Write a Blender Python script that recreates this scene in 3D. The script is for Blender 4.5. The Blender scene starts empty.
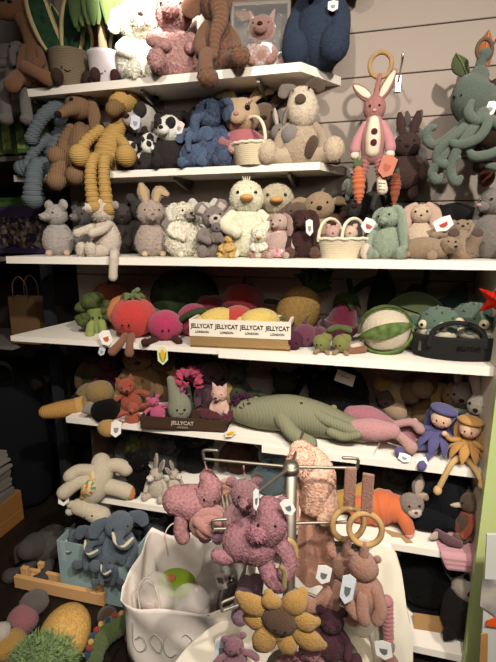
import bpy, math, random
import numpy as np
from mathutils import Matrix, Vector, Euler
random.seed(7); RNG = np.random.default_rng(7)
SC = bpy.context.scene
COL = SC.collection
R = math.radians
PI = math.pi

# ------------------------------------------------------------------ camera
F = 450.0
CP, CY, CR = R(12.228), R(14.706), R(-0.27)
CAM = np.array([0.0, -1.645, 1.65])
FW = np.array([-math.sin(CY) * math.cos(CP), math.cos(CY) * math.cos(CP), -math.sin(CP)])
_r = np.array([math.cos(CY), math.sin(CY), 0.0]); _u = np.cross(_r, FW)
RT = _r * math.cos(CR) + _u * math.sin(CR)
UP = -_r * math.sin(CR) + _u * math.cos(CR)
cd = bpy.data.cameras.new('camera'); cam = bpy.data.objects.new('camera', cd); COL.objects.link(cam)
cd.sensor_fit = 'HORIZONTAL'; cd.sensor_width = 36; cd.lens = 36 * F / 496; cd.clip_start = 0.05
m3 = Matrix((RT, UP, -FW)).transposed().to_4x4()
m3.translation = Vector(CAM); cam.matrix_world = m3
SC.camera = cam

def at(px, py, Y):
    "the point of the room seen at a pixel, on the upright plane at depth Y"
    d = RT * (px - 248) / F + UP * (331 - py) / F + FW
    return CAM + d * ((Y - CAM[1]) / d[1])
def atz(px, py, Z):
    d = RT * (px - 248) / F + UP * (331 - py) / F + FW
    return CAM + d * ((Z - CAM[2]) / d[2])
def S(px, Z, Y):
    "the point at height Z and depth Y in the image column px"
    q = (px - 248) / F; a = RT - q * FW
    X = -(a[1] * (Y - CAM[1]) + a[2] * (Z - CAM[2])) / a[0] + CAM[0]
    return np.array([X, Y, Z])
def mpp(p): return float((np.asarray(p) - CAM) @ FW) / F

# ------------------------------------------------------------------ materials
def lin(h):
    if not isinstance(h, str): return tuple(h) + (1,)
    h = h.lstrip('#'); o = []
    for i in (0, 2, 4):
        c = int(h[i:i+2], 16) / 255
        o.append(c / 12.92 if c <= .04045 else ((c + .055) / 1.055) ** 2.4)
    return (*o, 1)
MATS = {}
def mat(col, kind='plush', **kw):
    key = (str(col), kind, str(kw))
    if key in MATS: return MATS[key]
    m = bpy.data.materials.new(kind + '_' + str(col).strip('#')); m.use_nodes = True
    nt = m.node_tree; N = nt.nodes; L = nt.links; b = N['Principled BSDF']
    c = lin(col)
    if kind in ('plush', 'felt', 'cord', 'curl', 'fur'):
        y = .3*c[0] + .55*c[1] + .15*c[2]; q = .78 + .22*min(1, y/.55); c = tuple((y + (v - y)*.82)*q for v in c[:3]) + (1,)
    b.inputs['Base Color'].default_value = c
    def tex(t, **s):
        n = N.new(t)
        for k, v in s.items(): n.inputs[k].default_value = v
        return n
    def coord(scale=(1, 1, 1)):
        tc = N.new('ShaderNodeTexCoord'); mp = N.new('ShaderNodeMapping'); mp.inputs['Scale'].default_value = scale
        L.new(tc.outputs['Object'], mp.inputs['Vector']); return mp.outputs['Vector']
    def mottled(n_out, amt=.25):
        r = N.new('ShaderNodeMix'); r.data_type = 'RGBA'
        r.inputs['A'].default_value = tuple(x * (1 - amt) for x in c[:3]) + (1,)
        r.inputs['B'].default_value = tuple(min(1, x * (1 + amt)) for x in c[:3]) + (1,)
        L.new(n_out, r.inputs['Factor']); L.new(r.outputs['Result'], b.inputs['Base Color'])
    def bump(h, s=.5, d=1.0):
        bp = N.new('ShaderNodeBump'); bp.inputs['Strength'].default_value = s; bp.inputs['Distance'].default_value = d if abs(d) < .05 else d * .004
        L.new(h, bp.inputs['Height']); L.new(bp.outputs['Normal'], b.inputs['Normal'])
    b.inputs['Roughness'].default_value = kw.get('rough', .95)
    b.inputs['Specular IOR Level'].default_value = kw.get('spec', .1)
    if kind in ('plush', 'fur', 'felt'):
        v = coord(); n = tex('ShaderNodeTexNoise', Scale={'plush': .55, 'fur': .4, 'felt': .9}[kind], Detail=4.0, Roughness=.7); L.new(v, n.inputs['Vector'])
        mottled(n.outputs['Fac'], .3 if kind != 'felt' else .15); bump(n.outputs['Fac'], .4 if kind == 'felt' else .85, 1.2 if kind == 'felt' else 2.0)
        b.inputs['Sheen Weight'].default_value = .22 if max(c[:3]) > .08 else .03; b.inputs['Sheen Roughness'].default_value = .5
    elif kind == 'curl':
        v = coord(); n = tex('ShaderNodeTexVoronoi', Scale=.38); L.new(v, n.inputs['Vector']); mottled(n.outputs['Distance'], .25); bump(n.outputs['Distance'], .5, -.9)
    elif kind == 'cord':
        v = coord(); n = tex('ShaderNodeTexWave', Scale=kw.get('scale', .22), Distortion=1.5, Detail=1.0); n.bands_direction = kw.get('dir', 'X'); L.new(v, n.inputs['Vector']); mottled(n.outputs['Fac'], .16); bump(n.outputs['Fac'], .6, 1.0)
    elif kind == 'wicker':
        v = coord(kw.get('scale', (1, 1, 1))); n = tex('ShaderNodeTexBrick', Scale=.28); n.offset = .5
        n.inputs['Mortar Size'].default_value = .06; n.inputs['Color1'].default_value = c; n.inputs['Color2'].default_value = tuple(x * .9 for x in c[:3]) + (1,); n.inputs['Mortar'].default_value = tuple(x * .68 for x in c[:3]) + (1,)
        sx = N.new('ShaderNodeSeparateXYZ'); cx = N.new('ShaderNodeCombineXYZ'); ad = N.new('ShaderNodeMath'); ad.operation = 'ADD'
        L.new(v, sx.inputs[0]); L.new(sx.outputs['X'], ad.inputs[0]); L.new(sx.outputs['Y'], ad.inputs[1]); L.new(ad.outputs[0], cx.inputs['X']); L.new(sx.outputs['Z'], cx.inputs['Y'])
        L.new(cx.outputs[0], n.inputs['Vector']); L.new(n.outputs['Color'], b.inputs['Base Color']); bump(n.outputs['Fac'], .4, -.6)
    elif kind == 'wood':
        v = coord(kw.get('scale', (1, 8, 8))); n = tex('ShaderNodeTexNoise', Scale=kw.get('s', 3.0), Detail=6.0, Distortion=.6); L.new(v, n.inputs['Vector']); mottled(n.outputs['Fac'], kw.get('amt', .35)); bump(n.outputs['Fac'], .15, .01)
    elif kind == 'print':     # a busy printed fabric of small patches
        v = coord(); n = tex('ShaderNodeTexVoronoi', Scale=kw.get('s', .5)); L.new(v, n.inputs['Vector']); r = N.new('ShaderNodeValToRGB'); r.color_ramp.interpolation = 'CONSTANT'
        cs = kw['cols']; e = r.color_ramp.elements
        while len(e) < len(cs): e.new(.5)
        for i, q in enumerate(cs): e[i].position = .12 + .76 * i / len(cs) if i else 0; e[i].color = lin(q)
        sp = N.new('ShaderNodeSeparateColor'); L.new(n.outputs['Color'], sp.inputs[0]); L.new(sp.outputs[0], r.inputs['Fac']); L.new(r.outputs['Color'], b.inputs['Base Color'])
    elif kind == 'ramp':      # smooth painted veining / foliage mottling between several colours
        v = coord(); n = tex('ShaderNodeTexNoise', Scale=kw.get('s', .25), Detail=3.0); L.new(v, n.inputs['Vector']); r = N.new('ShaderNodeValToRGB')
        cs = kw['cols']; e = r.color_ramp.elements
        while len(e) < len(cs): e.new(.5)
        for i, q in enumerate(cs): e[i].position = .3 + .4 * i / max(1, len(cs) - 1); e[i].color = lin(q)
        L.new(n.outputs['Fac'], r.inputs['Fac']); L.new(r.outputs['Color'], b.inputs['Base Color']); bump(n.outputs['Fac'], .3, 1.0)
    elif kind == 'metal':
        b.inputs['Metallic'].default_value = 1; b.inputs['Roughness'].default_value = kw.get('rough', .35)
        n = tex('ShaderNodeTexNoise', Scale=20.0); mottled(n.outputs['Fac'], .08)
    elif kind == 'glitter':
        v = coord(); n = tex('ShaderNodeTexVoronoi', Scale=1.6); L.new(v, n.inputs['Vector']); sp = N.new('ShaderNodeSeparateColor'); L.new(n.outputs['Color'], sp.inputs[0]); mottled(sp.outputs[0], .7)
        b.inputs['Metallic'].default_value = .5; b.inputs['Roughness'].default_value = .35; bump(sp.outputs[1], .6, 1.0)
    elif kind == 'gloss':
        b.inputs['Roughness'].default_value = .12; b.inputs['Specular IOR Level'].default_value = .6
        n = tex('ShaderNodeTexNoise', Scale=1.0); mottled(n.outputs['Fac'], .05)
    elif kind == 'film':      # clear plastic
        b.inputs['Roughness'].default_value = .08; b.inputs['Alpha'].default_value = kw.get('alpha', .18); b.inputs['Specular IOR Level'].default_value = .7
        v = coord(); n = tex('ShaderNodeTexNoise', Scale=kw.get('s', .3), Detail=2.0); L.new(v, n.inputs['Vector']); bump(n.outputs['Fac'], .5, 1.0)
    elif kind == 'paper':
        v = coord(); n = tex('ShaderNodeTexNoise', Scale=kw.get('s', .12), Detail=3.0); L.new(v, n.inputs['Vector']); mottled(n.outputs['Fac'], .06); bump(n.outputs['Fac'], kw.get('b', .2), 1.5)
        if kw.get('trans'): b.inputs['Subsurface Weight'].default_value = 0
    else:                     # plain painted / laminated
        n = tex('ShaderNodeTexNoise', Scale=kw.get('s', 6.0), Detail=2.0); v = coord(); L.new(v, n.inputs['Vector']); mottled(n.outputs['Fac'], .05)
        b.inputs['Roughness'].default_value = kw.get('rough', .5); b.inputs['Specular IOR Level'].default_value = kw.get('spec', .3)
    MATS[key] = m
    return m

# ------------------------------------------------------------------ mesh building
class G:
    def __init__(s, sc=1.0, M=None): s.V = []; s.Fc = []; s.n = 0; s.sc = sc; s.M = M; s.flat = False
    def add(s, v, f):
        v = np.asarray(v, float) * s.sc
        if s.M is not None:
            A = np.array(s.M); v = v @ A[:3, :3].T + A[:3, 3]
        s.V.append(v); s.Fc += [tuple(i + s.n for i in q) for q in f]; s.n += len(v); return s
    def ell(s, c, r, rot=None, nu=18, nv=12, lump=0, lobes=0, lob=.08, taper=0, ph=None):
        if not hasattr(r, '__len__'): r = (r, r, r)
        th = np.linspace(0, PI, nv + 1)[1:-1]; p = np.arange(nu) * 2 * PI / nu
        T, P_ = np.meshgrid(th, p, indexing='ij')
        d = np.stack([np.sin(T) * np.cos(P_), np.sin(T) * np.sin(P_), np.cos(T)], -1).reshape(-1, 3)
        d = np.vstack([d, [[0, 0, 1], [0, 0, -1]]]); w = np.ones(len(d))
        if lump:
            a, b, e = RNG.uniform(0, 6, 3) if ph is None else ph
            w += lump * (np.sin(3.1 * d[:, 0] + a) * np.sin(2.7 * d[:, 2] + b) + .6 * np.sin(5 * d[:, 1] + e + 3 * d[:, 2]))
        if lobes:
            an = np.arctan2(d[:, 1], d[:, 0]); rr = np.hypot(d[:, 0], d[:, 1])
            w -= lob * (1 - np.abs(np.cos(an * lobes / 2))) * rr
            w -= .25 * np.exp(-(rr / .25) ** 2) * (d[:, 2] > 0)
        v = d * w[:, None] * np.array(r)
        if taper: v[:, :2] *= (1 - taper * v[:, 2:3] / r[2])
        if rot is not None: v = v @ np.array(Euler([R(a) for a in rot]).to_matrix()).T
        v = v + np.array(c); f = []; nr = nv - 1
        for i in range(nr - 1):
            for j in range(nu): k = (j + 1) % nu; f.append((i*nu+j, (i+1)*nu+j, (i+1)*nu+k, i*nu+k))
        t, b = nr * nu, nr * nu + 1
        for j in range(nu): k = (j+1) % nu; f.append((t, j, k)); f.append((b, (nr-1)*nu+k, (nr-1)*nu+j))
        return s.add(v, f)
    def tube(s, pts, rad, n=12, m=6, rib=0, ramp=.16, cap=True, flat=1.0, ref=(0, -1, 0), closed=False):
        P0 = np.array(pts, float); k = len(P0)
        if not hasattr(rad, '__len__'): rad = [rad] * k
        rd = np.array(rad, float); ts = np.linspace(0, k - 1, max(2, (k - 1) * m + 1)) if not closed else np.arange(k * m) / m
        def cr(A, t):
            if closed: i = int(t); g = lambda j: A[j % k]
            else: i = min(int(t), k - 2); g = lambda j: A[max(0, min(k - 1, j))]
            u = t - i; a, b, c, d = g(i-1), g(i), g(i+1), g(i+2)
            return .5 * ((2*b) + (c-a)*u + (2*a-5*b+4*c-d)*u*u + (3*b-a-3*c+d)*u**3)
        if rib and not closed: ts = np.linspace(0, k - 1, rib * 4 + 1)
        C = np.array([cr(P0, t) for t in ts]); q = np.array([max(1e-4, float(cr(rd, t))) for t in ts])
        if rib: q = q * (1 + ramp * np.cos(np.linspace(0, rib * 2 * PI, len(ts))))
        T = np.gradient(C, axis=0) if not closed else (np.roll(C, -1, 0) - np.roll(C, 1, 0))
        T /= np.linalg.norm(T, axis=1)[:, None] + 1e-9
        if cap and not closed:
            a = [.35, .7, .92, .995]
            h0 = [(C[0] - T[0]*q[0]*x*min(1, flat*1.5), q[0]*math.sqrt(1-x*x)) for x in reversed(a)]; h1 = [(C[-1] + T[-1]*q[-1]*x*min(1, flat*1.5), q[-1]*math.sqrt(1-x*x)) for x in a]
            C = np.vstack([[h[0] for h in h0], C, [h[0] for h in h1]]); q = np.concatenate([[h[1] for h in h0], q, [h[1] for h in h1]]); T = np.vstack([[T[0]]*4, T, [T[-1]]*4])
        ref = np.array(ref, float); N = np.zeros_like(T); prev = None
        for i, t in enumerate(T):
            nrm = (ref if prev is None or flat != 1.0 else prev); nrm = nrm - t * (nrm @ t)
            if np.linalg.norm(nrm) < .05: nrm = np.array([1., .3, .2]); nrm -= t * (nrm @ t)
            nrm /= np.linalg.norm(nrm); N[i] = nrm; prev = nrm
        B = np.cross(T, N); an = np.arange(n) * 2 * PI / n
        v = (C[:, None] + q[:, None, None] * (np.cos(an)[None, :, None] * B[:, None] + flat * np.sin(an)[None, :, None] * N[:, None])).reshape(-1, 3)
        r = len(C); f = []
        for i in range(r - 1 + closed):
            i2 = (i + 1) % r
            for j in range(n): l = (j+1) % n; f.append((i*n+j, i*n+l, i2*n+l, i2*n+j))
        if not closed: f.append(tuple(range(n))[::-1]); f.append(tuple((r-1)*n + j for j in range(n)))
        return s.add(v, f)
    def ring(s, c, rx, rz, r, ax='xz', n=10, rot=None):
        a = np.arange(16) * 2 * PI / 16; z = a * 0
        p = {'xz': np.stack([rx*np.cos(a), z, rz*np.sin(a)], 1), 'xy': np.stack([rx*np.cos(a), rz*np.sin(a), z], 1), 'yz': np.stack([z, rx*np.cos(a), rz*np.sin(a)], 1)}[ax]
        if rot is not None: p = p @ np.array(Euler([R(x) for x in rot]).to_matrix()).T
        return s.tube(p + np.array(c), r, n=n, m=2, closed=True, ref=(.31, .9, .2))
    def box(s, c, d, rot=None, bev=0):
        x, y, z = [a / 2 for a in d]; s.flat = True
        if bev:
            b = min(bev, x*.9, y*.9, z*.9); V = []; f = []
            import itertools
            bm_v = []
            for sx, sy, sz in itertools.product((-1, 1), repeat=3):
                bm_v += [(sx*x, sy*(y-b), sz*(z-b)), (sx*(x-b), sy*y, sz*(z-b)), (sx*(x-b), sy*(y-b), sz*z)]
            V = np.array(bm_v); I = lambda sx, sy, sz, k: (((sx+1)//2)*4 + ((sy+1)//2)*2 + (sz+1)//2) * 3 + k
            for sg in (-1, 1):
                q = [(-1,-1), (1,-1), (1,1), (-1,1)]
                f += [[I(sg, a, b_, 0) for a, b_ in q], [I(a, sg, b_, 1) for a, b_ in q], [I(a, b_, sg, 2) for a, b_ in q]]
                for sh in (-1, 1):
                    f += [[I(sg, sh, -1, 0), I(sg, sh, 1, 0), I(sg, sh, 1, 1), I(sg, sh, -1, 1)], [I(sg, -1, sh, 0), I(sg, 1, sh, 0), I(sg, 1, sh, 2), I(sg, -1, sh, 2)], [I(-1, sg, sh, 1), I(1, sg, sh, 1), I(1, sg, sh, 2), I(-1, sg, sh, 2)]]
            for sx, sy, sz in itertools.product((-1, 1), repeat=3): f.append([I(sx, sy, sz, 0), I(sx, sy, sz, 1), I(sx, sy, sz, 2)])
            # make faces point outwards
            g = []
            for q in f:
                p = V[list(q)]; n_ = np.cross(p[1]-p[0], p[2]-p[0]); g.append(tuple(q) if n_ @ p.mean(0) > 0 else tuple(q[::-1]))
            f = g
        else:
            V = np.array([(a, b, e) for a in (-x, x) for b in (-y, y) for e in (-z, z)])
            f = [(0,1,3,2), (4,6,7,5), (0,4,5,1), (2,3,7,6), (0,2,6,4), (1,5,7,3)]
        if rot is not None: V = V @ np.array(Euler([R(a) for a in rot]).to_matrix()).T
        return s.add(V + np.array(c), f)
    def prism(s, poly, z0, z1, ax='z'):
        "a flat outline given thickness"
        n = len(poly); s.flat = True
        mk = {'z': lambda p, z: (p[0], p[1], z), 'y': lambda p, z: (p[0], z, p[1]), 'x': lambda p, z: (z, p[0], p[1])}[ax]
        v = [mk(p, z0) for p in poly] + [mk(p, z1) for p in poly]
        f = [tuple(range(n))[::-1], tuple(range(n, 2*n))] + [(i, (i+1) % n, n + (i+1) % n, n + i) for i in range(n)]
        return s.add(v, f)
    def lathe(s, prof, c=(0, 0, 0), n=24, sy=1.0, rot=None):
        an = np.arange(n) * 2 * PI / n; v = np.array([(r*math.cos(a), sy*r*math.sin(a), z) for r, z in prof for a in an]); f = []
        for i in range(len(prof) - 1):
            for j in range(n): k = (j+1) % n; f.append((i*n+j, i*n+k, (i+1)*n+k, (i+1)*n+j))
        if prof[0][0] > 1e-4: f.append(tuple(range(n))[::-1])
        if prof[-1][0] > 1e-4: f.append(tuple((len(prof)-1)*n + j for j in range(n)))
        if rot is not None: v = v @ np.array(Euler([R(a) for a in rot]).to_matrix()).T
        return s.add(v + np.array(c), f)
    def leaf(s, p0, p1, w, bend=(0, 0, 0), th=.15, n=10, shape=None, ref=(0, -1, 0)):
        p0, p1 = np.array(p0, float), np.array(p1, float); t = np.linspace(0, 1, 6)
        pts = [p0 + (p1-p0)*a + np.array(bend)*4*a*(1-a) for a in t]
        sh = shape or (.3, .75, 1, .9, .55, .06)
        return s.tube(pts, [w*a for a in sh], n=n, m=3, flat=th, ref=ref, cap=True)
    def fur(s, length, dens=.5, up=.55, droop=0, wid=.35):
        V = np.vstack(s.V); tri = []
        for f in s.Fc:
            tri.append(f[:3])
            if len(f) == 4: tri.append((f[0], f[2], f[3]))
        tri = np.array(tri); a, b, c = V[tri[:, 0]], V[tri[:, 1]], V[tri[:, 2]]
        nr = np.cross(b-a, c-a); ar = np.linalg.norm(nr, axis=1) / 2; n = int(min(6000, ar.sum() * dens))
        if n < 5: return s
        i = RNG.choice(len(tri), n, p=ar/ar.sum()); u = RNG.random((n, 2)); su = u.sum(1) > 1; u[su] = 1 - u[su]
        p = a[i] + (b-a)[i]*u[:, :1] + (c-a)[i]*u[:, 1:]
        nn = nr[i] / (np.linalg.norm(nr[i], axis=1)[:, None] + 1e-9)
        tg = RNG.normal(size=(n, 3)) + np.array([0, 0, -droop]); tg -= nn * (tg*nn).sum(1)[:, None]; tg /= np.linalg.norm(tg, axis=1)[:, None] + 1e-9
        d = nn*up + tg*math.sqrt(max(0, 1-up*up)); sd = np.cross(nn, d); sd /= np.linalg.norm(sd, axis=1)[:, None] + 1e-9
        ln = length * RNG.uniform(.6, 1.3, n)[:, None]; w = ln * wid
        p = p - nn*length*.08
        v = np.stack([p - sd*w, p + sd*w, p + d*ln], 1).reshape(-1, 3)
        k = s.n; s.V.append(v); s.n += len(v)
        s.Fc += [(k + 3*j, k + 3*j + 1, k + 3*j + 2) for j in range(n)]
        return s

def put(root, name, g, m, label=None, flat=None):
    me = bpy.data.meshes.new(name); me.from_pydata(np.vstack(g.V).tolist(), [], g.Fc)
    if not (g.flat if flat is None else flat): me.polygons.foreach_set('use_smooth', [True] * len(me.polygons))
    me.materials.append(m); me.update()
    o = bpy.data.objects.new(name, me); COL.objects.link(o)
    if root is not None: o.parent = root
    if label: o['label'] = label
    return o
def root(name, loc, label, cat, rz=0, rx=0, ry=0, k=None, group=None, face=True):
    "an Empty at the thing's base; local units are photo pixels at that distance; -y faces the viewer"
    o = bpy.data.objects.new(name, None); COL.objects.link(o)
    o.location = loc; k = mpp(loc) if k is None else k; o.scale = (k, k, k)
    a = math.atan2(loc[0] - CAM[0], -(CAM[1] - loc[1])) if face else 0
    o.rotation_mode = 'YXZ' if False else 'XYZ'
    o.rotation_euler = (R(rx), R(ry), R(rz) - a if face else R(rz))
    o['label'] = label; o['category'] = cat
    if group: o['group'] = group
    o.empty_display_size = .05
    return o
def WL(r, px, py, Y):
    "a point of the room in the local units of a thing"
    d = np.asarray(at(px, py, Y)) - np.array(r.location)
    return np.array(r.rotation_euler.to_matrix()).T @ d / r.scale[0]
def structure(name, g, m): o = put(None, name, g, m); o['kind'] = 'structure'; return o
def solo(name, g, m, label, cat, group=None):
    o = put(None, name, g, m); o['label'] = label; o['category'] = cat
    if group: o['group'] = group
    return o
def dup(o, parent=None):
    c = o.copy(); COL.objects.link(c)
    if parent is not None: c.parent = parent
    for ch in list(o.children): dup(ch, c)
    return c
def text(root_, name, body, size, loc, rot, m, depth=.0, label=None, sx=1.0, bold=0.0):
    cu = bpy.data.curves.new(name, 'FONT'); cu.body = body; cu.size = size; cu.align_x = 'CENTER'; cu.align_y = 'CENTER'; cu.extrude = depth; cu.offset = bold
    t = bpy.data.objects.new(name, cu); COL.objects.link(t); dg = bpy.context.evaluated_depsgraph_get()
    me = bpy.data.meshes.new_from_object(t.evaluated_get(dg)); bpy.data.objects.remove(t)
    me.materials.clear(); me.materials.append(m)
    o = bpy.data.objects.new(name, me); COL.objects.link(o); o.parent = root_; o.location = loc; o.rotation_euler = [R(a) for a in rot]; o.scale = (sx, 1, 1)
    if label: o['label'] = label
    return o

BLK = mat('#0b0908', 'gloss'); 
def tag_on(r, c, w=9, h=12, rot=(0, 0, 0), col='#e9e6e0', logo='#8a8a8a', cord=None, name='swing_tag', label='white paper tag'):
    g = G(); g.prism([(-w/2, 0), (-w/2, -h*.75), (0, -h), (w/2, -h*.75), (w/2, 0), (0, h*.12)], -.3, .3, 'y')
    g.M = None; v = g.V[0] @ np.array(Euler([R(a) for a in rot]).to_matrix()).T + np.array(c); g.V[0] = v
    o = put(r, name, g, mat(col, 'paper'), label)
    g = G(); g.prism([(-w*.25, -h*.35), (w*.25, -h*.35), (w*.2, -h*.6), (0, -h*.72), (-w*.2, -h*.6)], -.6, -.35, 'y'); g.V[0] = g.V[0] @ np.array(Euler([R(a) for a in rot]).to_matrix()).T + np.array(c)
    put(o, 'printed_mark', g, mat(logo, 'paper'))
    return o

def rest(px, py, Y, Z, h):
    "a seat on the shelf below a pixel and the height that still reaches as far up"
    p = at(px, py, Y); q = S(px, Z, Y); return q, h + max(0, (p[2] - Z) / mpp(q))

# ------------------------------------------------------------------ generic sitting / lying plush toy
def plush(loc, name, label, h, col, cat='soft toy', ears=None, earc=None, inn=None, el=.5, hs=1.0, bs=1.0, muz=None, muzc=None, nosec='#3a2824', nr=1.0,
          eyes=True, es=1.0, arm='down', armc=None, leg='fwd', legc=None, footc=None, belly=None, trunk=None, beak=None, tail=None, tailc=None, fuzz=2.0, dens=.55, kind='plush',
          rz=0, rx=0, ry=0, hy=0, hp=0, hr=0, headc=None, group=None, rib=0, sx=1.0, hang=.45, patch=None, mouth=False, scarf=None, ll=1.0, hz=0, armr=1.0, legr=1.0, earr=1.0, cheeks=None, ex=1.0):
    r = root(name, loc, label, cat, rz, rx, ry, group=group)
    M = mat(col, kind); HM = mat(headc or col, kind); lump = .02
    def A(): return G(h)
    def done(par, nm, g, m, fz=True, label=None):
        if fz and fuzz: g.fur(fuzz, dens)
        return put(par, nm, g, m, label)
    # body
    g = A(); g.ell((0, 0, .295*bs), (.27*bs*sx, .225*bs, .31*bs), taper=.18, lump=lump)
    if rib: g.V[0] = g.V[0] * 1.0
    b = done(r, 'body', g, M)
    if belly:
        g = A(); g.ell((0, -.055*bs, .27*bs), (.17*bs*sx, .16*bs, .22*bs), lump=lump); done(r, 'belly', g, mat(belly, kind), label='paler belly')
    # head group
    top = .52 * bs + .03; hc = np.array([0, -.03, top + .17 * hs + hz]); rr = np.array([.222, .2, .208]) * hs
    piv = Matrix.Translation(Vector(hc * h)) @ Euler((R(hp), R(hr), R(hy)), 'XYZ').to_matrix().to_4x4()
    def H(): return G(h, piv)
    g = H(); g.ell((0, 0, 0), rr, lump=lump); hd = done(r, 'head', g, HM)
    my = -rr[1]
    if muz:   # (width, depth, drop)
        g = H(); g.ell((0, my + .02 - muz[1]*.35, -muz[2]), (muz[0]*hs, muz[1]*hs, muz[0]*.8*hs), lump=lump); done(hd, 'muzzle', g, mat(muzc or headc or col, kind)); ny = my + .02 - muz[1]*.35 - muz[1]*hs; nz = -muz[2] + .25*muz[0]*hs
    else: ny, nz = my*.99, -.03*hs
    if trunk:   # list of points, radius
        g = H(); g.tube(trunk, [.085*hs, .075*hs, .065*hs, .055*hs][:len(trunk)] if len(trunk) <= 4 else .065*hs, rib=rib and rib*2); done(hd, 'trunk', g, HM)
    elif beak:
        g = H(); g.ell((0, my - .02, -.02*hs), (.085*hs, .085*hs, .045*hs)); put(hd, 'beak', g, mat(beak, 'felt'), 'orange beak')
    elif nr:
        g = H(); g.ell((0, ny, nz), (.042*hs*nr, .026*hs*nr, .03*hs*nr)); put(hd, 'nose', g, mat(nosec, 'felt'))
    if eyes:
        for s in (-1, 1):
            g = H(); d = np.array([s*.5*ex, -.83, .22]); d /= np.linalg.norm(d); p = d * rr * .99
            g.ell(p, .02*es, nu=10, nv=8); put(hd, 'eye', g, BLK)
    if mouth:
        g = H(); g.tube([(-.05, my*.97, -.07), (0, my*1.01, -.09), (.05, my*.97, -.07)], .007, n=6); put(hd, 'mouth', g, mat('#2a1c18', 'felt'))
    if cheeks:
        for s in (-1, 1):
            g = H(); g.ell((s*.13*hs, my*.78, -.05*hs), (.04, .02, .035)); put(hd, 'cheek', g, mat(cheeks, 'felt'))
    if patch:
        for s, pc in zip((-1, 1), patch):
            if pc: g = H(); g.ell((s*.1*hs, my*.72, .05*hs), (.085*hs, .07*hs, .1*hs), rot=(0, s*25, 0)); done(hd, 'eye_patch', g, mat(pc, kind))
    # ears
    ec = earc or col
    def ear_piece(pts, rads, flat, s, inner=True):
        g = H(); g.tube(pts, rads, flat=flat, m=5); e = done(hd, 'ear', g, mat(ec, kind))
        if inn and inner:
            g = H(); q = np.array(pts, float) + np.array([0, -.03*earr, 0]); g.tube(q, [a*.62 for a in rads], flat=.22, m=5); put(e, 'inner_ear', g, mat(inn, 'felt'))
    for s in (-1, 1):
        w = .06*earr
        if ears == 'up': ear_piece([(s*.08, 0, rr[2]*.8), (s*.12, .0, rr[2]+el*.5), (s*.15, 0, rr[2]+el)], [w*.8, w*1.25, w*.6], .45, s)
        elif ears == 'fold':
            ear_piece([(s*.08, 0, rr[2]*.8), (s*.12, .0, rr[2]+el*.5), (s*.15, 0, rr[2]+el)] if s < 0 else [(s*.08, 0, rr[2]*.8), (s*.16, 0, rr[2]+el*.55), (s*.3, -.03, rr[2]+el*.35)], [w*.8, w*1.25, w*.6], .45, s)
        elif ears == 'back': ear_piece([(s*.1, .04, rr[2]*.7), (s*.22, .1, rr[2]+el*.3), (s*.4, .12, rr[2]+el*.35)], [w*.8, w*1.25, w*.6], .45, s)
        elif ears == 'droop': ear_piece([(s*rr[0]*.5, .02, rr[2]*.85), (s*rr[0]*1.15, .0, rr[2]*.35), (s*rr[0]*1.35, -.03, rr[2]*.3-el*.6), (s*rr[0]*1.3, -.04, rr[2]*.3-el)], [w*.7, w, w*1.25, w*.7], .45, s)
        elif ears == 'flop': ear_piece([(s*rr[0]*.75, 0, rr[2]*.6), (s*rr[0]*1.25, .0, rr[2]*.1), (s*rr[0]*1.25, -.02, -rr[2]*.2-el*.4)], [w*1.1, w*1.5, w*1.2], .4, s)
        elif ears == 'round': ear_piece([(s*rr[0]*.7, .02, rr[2]*.72), (s*rr[0]*.98, .02, rr[2]*1.0)], [w*1.2, w*1.35], .5, s)
        elif ears == 'side': ear_piece([(s*rr[0]*.85, .02, rr[2]*.3), (s*rr[0]*1.3, .02, rr[2]*.36), (s*rr[0]*1.75, 0, rr[2]*.22)], [w*.7, w*1.1, w*.6], .5, s)
        elif ears == 'big': ear_piece([(s*rr[0]*.8, .05, rr[2]*.4), (s*rr[0]*1.5, .04, rr[2]*.1), (s*rr[0]*1.8, 0, -rr[2]*.5)], [w*1.6, w*2.4, w*1.5], .3, s)
        elif ears == 'point': ear_piece([(s*rr[0]*.6, .02, rr[2]*.7), (s*rr[0]*.85, .02, rr[2]*1.35)], [w*1.2, w*.3], .5, s)
    # limbs
    ac = mat(armc or col, kind); lc = mat(legc or col, kind)
    for s in (-1, 1):
        sh = np.array([s*.17*bs*sx, -.03, .5*bs]); p = None
        if arm == 'down': p = [sh, (s*.27*sx, -.07, .36*bs), (s*.28*sx, -.16, .2*bs)]
        elif arm == 'belly': p = [sh, (s*.27*sx, -.13, .38*bs), (s*.13*sx, -.25, .3*bs)]
        elif arm == 'out': p = [sh, (s*.33*sx, -.08, .47*bs), (s*.45*sx, -.14, .4*bs)]
        elif arm == 'fwd': p = [sh, (s*.22*sx, -.18, .42*bs), (s*.2*sx, -.36, .36*bs)]
        elif arm == 'up': p = [sh, (s*.32*sx, -.08, .55*bs), (s*.36*sx, -.12, .72*bs)]
        elif arm == 'lap': p = [sh, (s*.25*sx, -.12, .3*bs), (s*.16*sx, -.26, .1*bs)]
        if p is not None:
            g = A(); g.tube(p, [.06*armr, .065*armr, .068*armr], rib=rib); done(r, 'arm', g, ac)
        q = None; lw = .085*legr
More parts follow.
